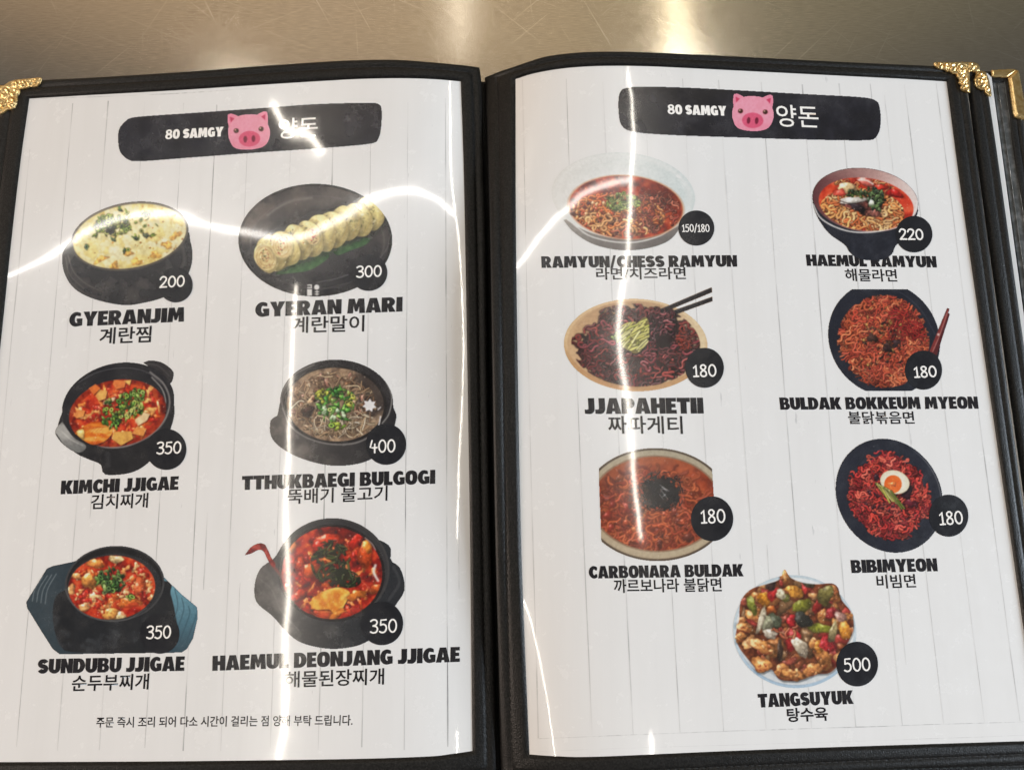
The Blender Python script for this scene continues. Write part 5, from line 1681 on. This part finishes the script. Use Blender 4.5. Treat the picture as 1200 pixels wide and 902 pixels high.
# 11 creamy spicy noodles, cropped bowl ---------------------------------------
p = Pic(696, 520, 842, 662, (150, 130, 108), 11)
bowl = p.E(769, 591, 86, 66, 2)
crop = p.poly([(701.8, 500), (833.5, 500), (834, 545), (836.5, 584), (838, 680), (706, 680), (705, 636), (702, 560)])
p.a = (bowl < 1) & crop
p.put(bowl < 1, p.ramp(np.clip((p.Y - 525) / 130, 0, 1), [(150, 140, 120), (172, 156, 132), (146, 128, 104)]))
p.put((bowl < 1) & (bowl > .965), (62, 52, 44), .85)
p.put((bowl < .95), (178, 164, 140), .5 * sm(p.Y, 618, 640))
inn = p.E(769, 590, 75, 55, 2); st = inn < 1
p.put((inn < 1.03), (106, 72, 52), .6)
p.stew(st, [(84, 30, 18), (128, 50, 28), (160, 74, 42)], 8)
p.put(st, (134, 78, 48), .8 * np.clip((556 - p.Y) / 22, 0, 1))
p.put(st, (96, 62, 44), .45 * sm(p.X, 750, 715) * sm(p.Y, 590, 560))
nr = st & (p.E(764, 600, 68, 47, 2) < 1)
p.noodle(nr, 520, 2.4, [(186, 86, 50), (140, 48, 28), (186, 90, 50), (112, 38, 26), (176, 76, 52)], curl=.3, ln=18, step=1.8, hl=.25, shadow=.36, clip=st)
for (x, y, c) in ((718, 590, (96, 26, 22)), (712, 604, (110, 32, 26)), (736, 596, (116, 34, 26)), (774, 634, (62, 30, 28)), (806, 630, (66, 32, 28)), (796, 612, (78, 34, 28)), (726, 560, (110, 60, 40)), (744, 600, (124, 40, 30)), (716, 618, (118, 34, 28)), (790, 600, (90, 36, 28))):
    p.blob(x, y, p.r.uniform(4, 8), p.r.uniform(3, 5), p.r.random() * 180, c, .35, st, .5, .5, .3)
for i in range(12):
    x, y = p.r.uniform(720, 820), p.r.uniform(600, 640)
    p.blob(x, y, p.r.uniform(3, 6), p.r.uniform(1.6, 3), p.r.random() * 180, [(176, 84, 44), (196, 112, 66), (150, 60, 34)][p.r.integers(3)], .3, nr, .5, .4, .4)
p.soften(st, 2, (168, 78, 44), .22)
sw = p.E(774, 577, 19, 15.5, 0) < 1
p.put(sw, (28, 26, 28), .8)
p.noodle(p.E(774, 577, 24, 20.5, 0) < 1, 190, 1.5, [(34, 33, 36), (24, 24, 27), (52, 50, 52), (40, 38, 36)], curl=.2, ln=8, step=1.5, hl=.28, shadow=.4)
p.noodle(p.E(775, 576, 29, 25, 0) < 1, 70, 1.0, [(30, 28, 30), (46, 44, 46)], curl=.15, ln=8, hl=.1, shadow=.2)
t = p.fbm(2.2, 2)
p.put((p.E(750, 586, 15, 20, 0) < 1) & (t > .52), (60, 44, 36), .7)
for k in range(7): p.line([(772 + p.r.uniform(0, 8), 566 + p.r.uniform(0, 16)), (776 + p.r.uniform(0, 8), 570 + p.r.uniform(0, 16))], .7, (206, 206, 206), .6)
p.glints(nr, 110, (236, 190, 160), (.3, .7))
p.build("dish_picture", 'R', PG_R, ZP1, "orange noodles topped with black seaweed in a beige bowl cropped at both sides")

# 12 cold spicy noodles with egg ----------------------------------------------
p = Pic(974, 508, 1112, 654, (27, 29, 37), 12)
pl = p.E(1042, 580.6, 69, 60, 58)
p.a = pl < 1
p.put(pl < 1, p.ramp(p.fbm(30, 4), [(27, 29, 37), (38, 40, 50)]))
p.put((pl > .96) & (pl < .98), (112, 112, 114), .6 * sm(p.X + p.Y * .3, 1222, 1245) * sm(p.Y, 640, 590))
p.put((pl > .70) & (pl < .74), (44, 46, 56), .6)
nd = p.sp([(996, 580), (1000, 560), (1014, 545), (1030, 534), (1050, 533.5), (1064, 545), (1078, 556), (1084, 576), (1092, 592), (1086, 604), (1074, 612), (1062, 628), (1040, 631), (1022, 624), (1008, 610), (998, 596)])
p.stew(nd, [(92, 18, 26), (140, 32, 40), (166, 46, 52)], 6)
p.noodle(nd, 620, 2.2, [(196, 62, 52), (170, 44, 42), (210, 86, 70), (142, 34, 36)], curl=.55, ln=14, step=1.5, hl=.22, shadow=.42, clip=pl < .8)
for i in range(40):
    x, y = 1038 + p.r.normal(0, 15), 585 + p.r.normal(0, 12)
    p.blob(x, y, p.r.uniform(1.2, 2.6), p.r.uniform(1, 1.8), p.r.random() * 180, [(52, 24, 32), (70, 24, 34), (40, 22, 30)][p.r.integers(3)], .35, nd, .3, .35, .2)
p.blob(1062, 576, 9, 6, 30, (50, 30, 36), .3, nd, .2); p.blob(1027, 559, 3.5, 3, 0, (44, 26, 34), .2, nd, .3); p.blob(1068, 590, 7, 5, 20, (90, 30, 40), .3, nd, .3)
egg_ = p.E(1048.6, 564.6, 17.4, 13.4, 18)
p.shade(p.E(1049.5, 566.5, 18.4, 14.6, 18) < 1, .5)
p.put(egg_ < 1, p.ramp(np.clip(egg_, 0, 1), [(240, 232, 210), (236, 226, 202), (214, 200, 168)]))
yk = p.E(1046.4, 567, 10.4, 10.6, 10)
p.put(yk < 1, p.ramp(np.clip(p.fbm(5, 3) * .7 + yk * .3, 0, 1), [(236, 124, 52), (222, 96, 36), (206, 78, 28)]))
p.blob(1046, 567, 4, 3, 20, (236, 120, 60), .4, yk < 1, .6, .15, .2)
for k in range(15):
    x = 1026 + k * 1.35 + p.r.normal(0, .6); y = 566 + k * .7
    L = p.r.uniform(16, 26); a = rad(52 + p.r.normal(0, 5))
    p.strand([(x, y), (x + L * .5 * math.cos(a), y + L * .5 * math.sin(a)), (x + L * math.cos(a), y + L * math.sin(a))], 2.0, [(206, 196, 96), (178, 172, 78), (222, 214, 130), (110, 120, 48)][p.r.integers(4)], None, .45, .25, p.r.uniform(.8, 1.1))
p.glints(nd, 90, (250, 190, 190), (.3, .6))
for k in range(14): p.put(p.E(p.r.uniform(985, 1095), p.r.uniform(520, 645), .8, .6) < 1, (120, 118, 122), .5)
p.a = pl < 1
p.build("dish_picture", 'R', PG_R, ZP1, "red cold noodles with half a boiled egg and cucumber on a black plate")

# 13 sweet and sour pork ------------------------------------------------------
p = Pic(852, 662, 1010, 810, (206, 212, 214), 13)
pl = p.E(931.2, 739.6, 72.4, 66, 8)
heap = p.sp([(866, 726), (868, 704), (880, 690), (898, 684), (914, 678), (919, 666.5), (926, 676), (940, 682), (958, 684), (974, 683), (982, 688), (986, 702), (998, 718), (1000, 738), (992, 756), (984, 776), (972, 788), (956, 790), (936, 797), (914, 796), (904, 784), (892, 788), (880, 776), (866, 758), (862, 744)], 140)
p.a = (pl < 1) | heap
p.put(pl < 1, p.ramp(np.clip((p.Y - 680) / 120, 0, 1), [(200, 208, 208), (220, 224, 224), (210, 216, 222)]))
p.put((pl < 1) & (pl > .955), (164, 182, 196), .7); p.put((pl < 1) & (pl > .94), (128, 156, 186), .55 * sm(p.Y, 745, 790))
p.put((pl < .945) & (pl > .90), (232, 234, 234), .6)
p.shade(p.E(930, 744, 68, 60, 6) < .98, .88)
inh = heap
p.shade(np.roll(heap, (8, 4), (0, 1)) & (pl < 1), .7)
p.stew(heap, [(60, 28, 20), (104, 52, 32), (138, 76, 46)], 6)
br = [(178, 112, 66), (158, 92, 54), (200, 140, 90), (138, 74, 48), (128, 60, 48), (112, 84, 58), (150, 52, 46)]
for i in range(75):
    jj, ii = np.nonzero(heap); k = p.r.integers(len(jj))
    p.blob(p.X[0, ii[k]], p.Y[jj[k], 0], p.r.uniform(5, 12), p.r.uniform(4, 7), p.r.random() * 180, br[p.r.integers(7)], .3, heap, .3, .5, .3)
for (x, y, a_, b_, g_) in ((896, 758, 17, 9, 25), (892, 778, 13, 8, 45), (874, 735, 10, 6, 30), (918, 787, 10, 9, 0), (930, 790, 12, 7, 10), (964, 770, 10, 15, -30), (952, 784, 10, 8, 0), (956, 756, 7, 10, 20), (884, 720, 13, 7, 20), (980, 722, 7, 14, -10), (964, 722, 6, 11, -15), (886, 700, 9, 7, -20), (920, 676, 6, 9, 10), (978, 696, 6, 9, -10), (868, 746, 6, 6, 0), (990, 724, 9, 5, -20)):
    p.blob(x, y, a_, b_, g_, (190, 122, 68), .26, None, .4, .55, .4)
    for q in range(3): p.blob(x + p.r.normal(0, a_ * .4), y + p.r.normal(0, b_ * .4), p.r.uniform(1.5, 3.5), p.r.uniform(1.2, 2.4), p.r.random() * 180, [(220, 164, 108), (176, 106, 58), (146, 78, 44)][p.r.integers(3)], .4, None, .4, .25, .4)
    p.line([(x - a_ * .5, y + b_ * .7), (x, y + b_ * .9), (x + a_ * .5, y + b_ * .6)], 1.6, (110, 36, 24), .5)
veg = [((895, 702), 6.5, 6.5, 0, (226, 142, 42)), ((932, 693), 9.5, 5.5, 15, (220, 146, 56)), ((990, 738), 6, 9, -15, (218, 138, 52)), ((904, 714), 4, 4.5, 0, (206, 104, 48)), ((960, 757), 4, 8, 15, (206, 128, 46)),
       ((906, 696), 5, 7, 20, (196, 40, 44)), ((928, 728), 5, 7, -10, (186, 36, 44)), ((929, 749), 8, 10, -15, (196, 44, 48)), ((970, 754), 8, 8, 20, (170, 36, 44)), ((975, 718), 6, 6, 0, (150, 40, 46)), ((943, 690), 3, 4, 0, (190, 52, 50)), ((958, 710), 4, 8, 0, (172, 48, 46)),
       ((940, 710), 11, 6, -28, (112, 118, 40)), ((962, 736), 12, 5, 10, (116, 124, 42)), ((881, 709), 4.5, 9, 0, (106, 116, 44)), ((967, 697), 8, 9, 20, (108, 104, 56)), ((920, 700), 5, 4, 0, (120, 124, 60)), ((976, 741), 4, 10, 10, (150, 140, 100)),
       ((941, 726), 9, 7, 20, (38, 44, 42)), ((908, 727), 6, 8, -15, (70, 82, 66)), ((903, 685), 6, 5, 0, (54, 40, 38)), ((948, 684), 7, 3, 15, (70, 70, 54)), ((914, 762), 3, 10, 5, (52, 42, 36)),
       ((898, 730), 7, 8, -10, (170, 176, 146)), ((938, 758), 6, 11, -25, (206, 194, 170)), ((903, 742), 8, 4.5, 15, (206, 196, 178)), ((892, 726), 2.6, 16, 12, (216, 206, 180)), ((915, 696), 6, 4, 30, (206, 198, 166)), ((985, 722), 7, 4, 20, (170, 130, 120))]
for (x, y), a_, b_, g_, c in veg:
    p.blob(x, y, a_ * 1.22, b_ * 1.22, g_ + p.r.normal(0, 8), np.array(c) * .9, .2, heap, .3, .5, .35, .6)
p.noodle(p.E(925, 740, 22, 9, 0) < 1, 8, 2.6, [(206, 128, 88), (190, 96, 66)], curl=.2, ln=8, hl=.5)
p.soften(heap, 2, (150, 90, 54), .10)
p.glints(heap, 110, (255, 240, 220))
p.build("dish_picture", 'R', PG_R, ZP1, "sweet and sour pork with vegetables heaped on a white plate")

# ------------------------------------------------------------------ price badges
BADGES = [
 ('L', 206, 334, 20, 20.5, "200", 187, 324.4, 216, 337.4, -1.6), ('L', 432, 319.5, 22, 21.5, "300", 418, 312.2, 447, 325.4, -1.2),
 ('L', 195, 526.4, 23.5, 24, "350", 184, 518, 212, 532, -1.0), ('L', 452.5, 520.5, 23.5, 24, "400", 433, 515.5, 463, 530.5, -.8),
 ('L', 187.5, 742, 23, 23.5, "350", 172, 733, 200, 748, -.6), ('L', 447.5, 730, 25, 25.5, "350", 434, 725.6, 465, 741.5, -1.0),
 ('R', 816, 267.4, 21, 20.6, "150/180", 799.5, 263, 831.5, 271.8, .2), ('R', 1071, 274.6, 21.5, 21.4, "220", 1054.4, 268.4, 1082, 281, .3),
 ('R', 825.6, 431, 22.6, 23.4, "180", 812.5, 427.4, 839.5, 441.6, -.5), ('R', 1082, 433.6, 21.8, 23, "180", 1071.6, 429.4, 1097.6, 442.4, -.8),
 ('R', 834.4, 607.6, 24.8, 26.2, "180", 821.6, 597, 850, 613, -.8), ('R', 1111.6, 604, 23, 24.6, "180", 1101.4, 599.4, 1128.4, 614.8, -1.2),
 ('R', 1004.4, 777.6, 24.4, 26.2, "500", 989.4, 771, 1020, 786.6, -1.2)]
for side, cx, cy, rx, ry, txt, x0, y0, x1, y1, tl in BADGES:
    nr_, ns_ = 8, 72
    aa_ = np.linspace(0, 2 * math.pi, ns_, endpoint=False)
    dv = np.concatenate([[[cx, cy]]] + [np.stack([cx + rx * f * np.cos(aa_), cy + ry * f * np.sin(aa_)], -1) for f in np.linspace(0, 1, nr_ + 1)[1:]])
    dt = [(0, 1 + i, 1 + (i + 1) % ns_) for i in range(ns_)]
    for r_ in range(nr_ - 1):
        o_ = 1 + r_ * ns_
        for i in range(ns_):
            j = (i + 1) % ns_
            dt += [(o_ + i, o_ + ns_ + i, o_ + ns_ + j), (o_ + i, o_ + ns_ + j, o_ + j)]
    b = tri_mesh("price_badge", dv, np.array(dt), side, ZP3, M_BADGE, dish(side))
    figures("price_figures", txt, x0, y0, x1, y1, side, b, ZP4, 1.9 if len(txt) < 4 else 1.15, tl)

# ------------------------------------------------------------------ dish names
TITLES = [
 ('L', "GYERANJIM", 80.7, 383, 215.6, 376.8, 17), ('L', "GYERAN MARI", 299, 371.6, 471.6, 365, 17.2),
 ('L', "KIMCHI JJIGAE", 71, 579, 209, 573.6, 16), ('L', "TTHUKBAEGI BULGOGI", 283.4, 574, 510, 566.6, 16.4),
 ('L', "SUNDUBU JJIGAE", 43.8, 789, 216, 785.6, 17.2), ('L', "HAEMUL DEONJANG JJIGAE", 248.8, 785.6, 539, 775, 17.6),
 ('R', "RAMYUN/CHESS RAMYUN", 634.7, 314, 864, 312.6, 13.6), ('R', "HAEMUL RAMYUN", 945.6, 311.6, 1098, 313.6, 13.4),
 ('R', "JJAPAHETII", 685.5, 485, 824.8, 484.4, 18.6), ('R', "BULDAK BOKKEUM MYEON", 914.5, 480, 1146.8, 478.8, 14.4),
 ('R', "CARBONARA BULDAK", 690.4, 677.6, 871.4, 675, 14.6), ('R', "BIBIMYEON", 998, 671.2, 1099, 669, 15.4),
 ('R', "TANGSUYUK", 889, 828.6, 1000.4, 824.2, 16)]
for side, s_, x0, y0, x1, y1, h in TITLES:
    title("dish_name", s_, x0, y0, x1, y1, h, side, dish(side), ZP1 * .8, M_INK)
KOR = [
 ('L', "계란찜", 116, 403.6, 176.8, 401.2, 19.6, .012), ('L', "계란말이", 341.6, 390.6, 426.8, 388.4, 19.4, .010),
 ('L', "김치찌개", 106, 596.8, 173, 594.6, 17.6, .012), ('L', "뚝배기 불고기", 336.6, 590.6, 454, 586.4, 17.8, .010),
 ('L', "순두부찌개", 83.6, 809.8, 174, 807.4, 19, .013), ('L', "해물된장찌개", 333.8, 805.6, 450, 801.6, 19.4, .010),
 ('R', "라면/치즈라면", 698.8, 328, 804, 327.4, 14.4, .012), ('R', "해물라면", 991, 329.6, 1051.8, 330.4, 15, .012),
 ('R', "짜파게티", 713, 508, 800.4, 508.4, 21, .010), ('R', "불닭볶음면", 994.6, 496.8, 1072, 496.6, 15, .012),
 ('R', "까르보나라 불닭면", 719.6, 694.6, 846, 692.8, 16.4, .012), ('R', "비빔면", 1028, 689.4, 1073.8, 688.2, 16.2, .012),
 ('R', "탕수육", 922.8, 845.8, 970.6, 844, 16.6, .020)]
for side, s_, x0, y0, x1, y1, h, b in KOR:
    hangul("dish_name", s_, x0, y0, x1, y1, h, side, dish(side), ZP1 * .8, M_INK, b)
hangul("footer_note", "주문 즉시 조리 되어 다소 시간이 걸리는 점 양해 부탁 드립니다.", 112.6, 852.2, 413, 849.6, 12.6, 'L', PG_L, ZP1 * .8, M_INK, .009)
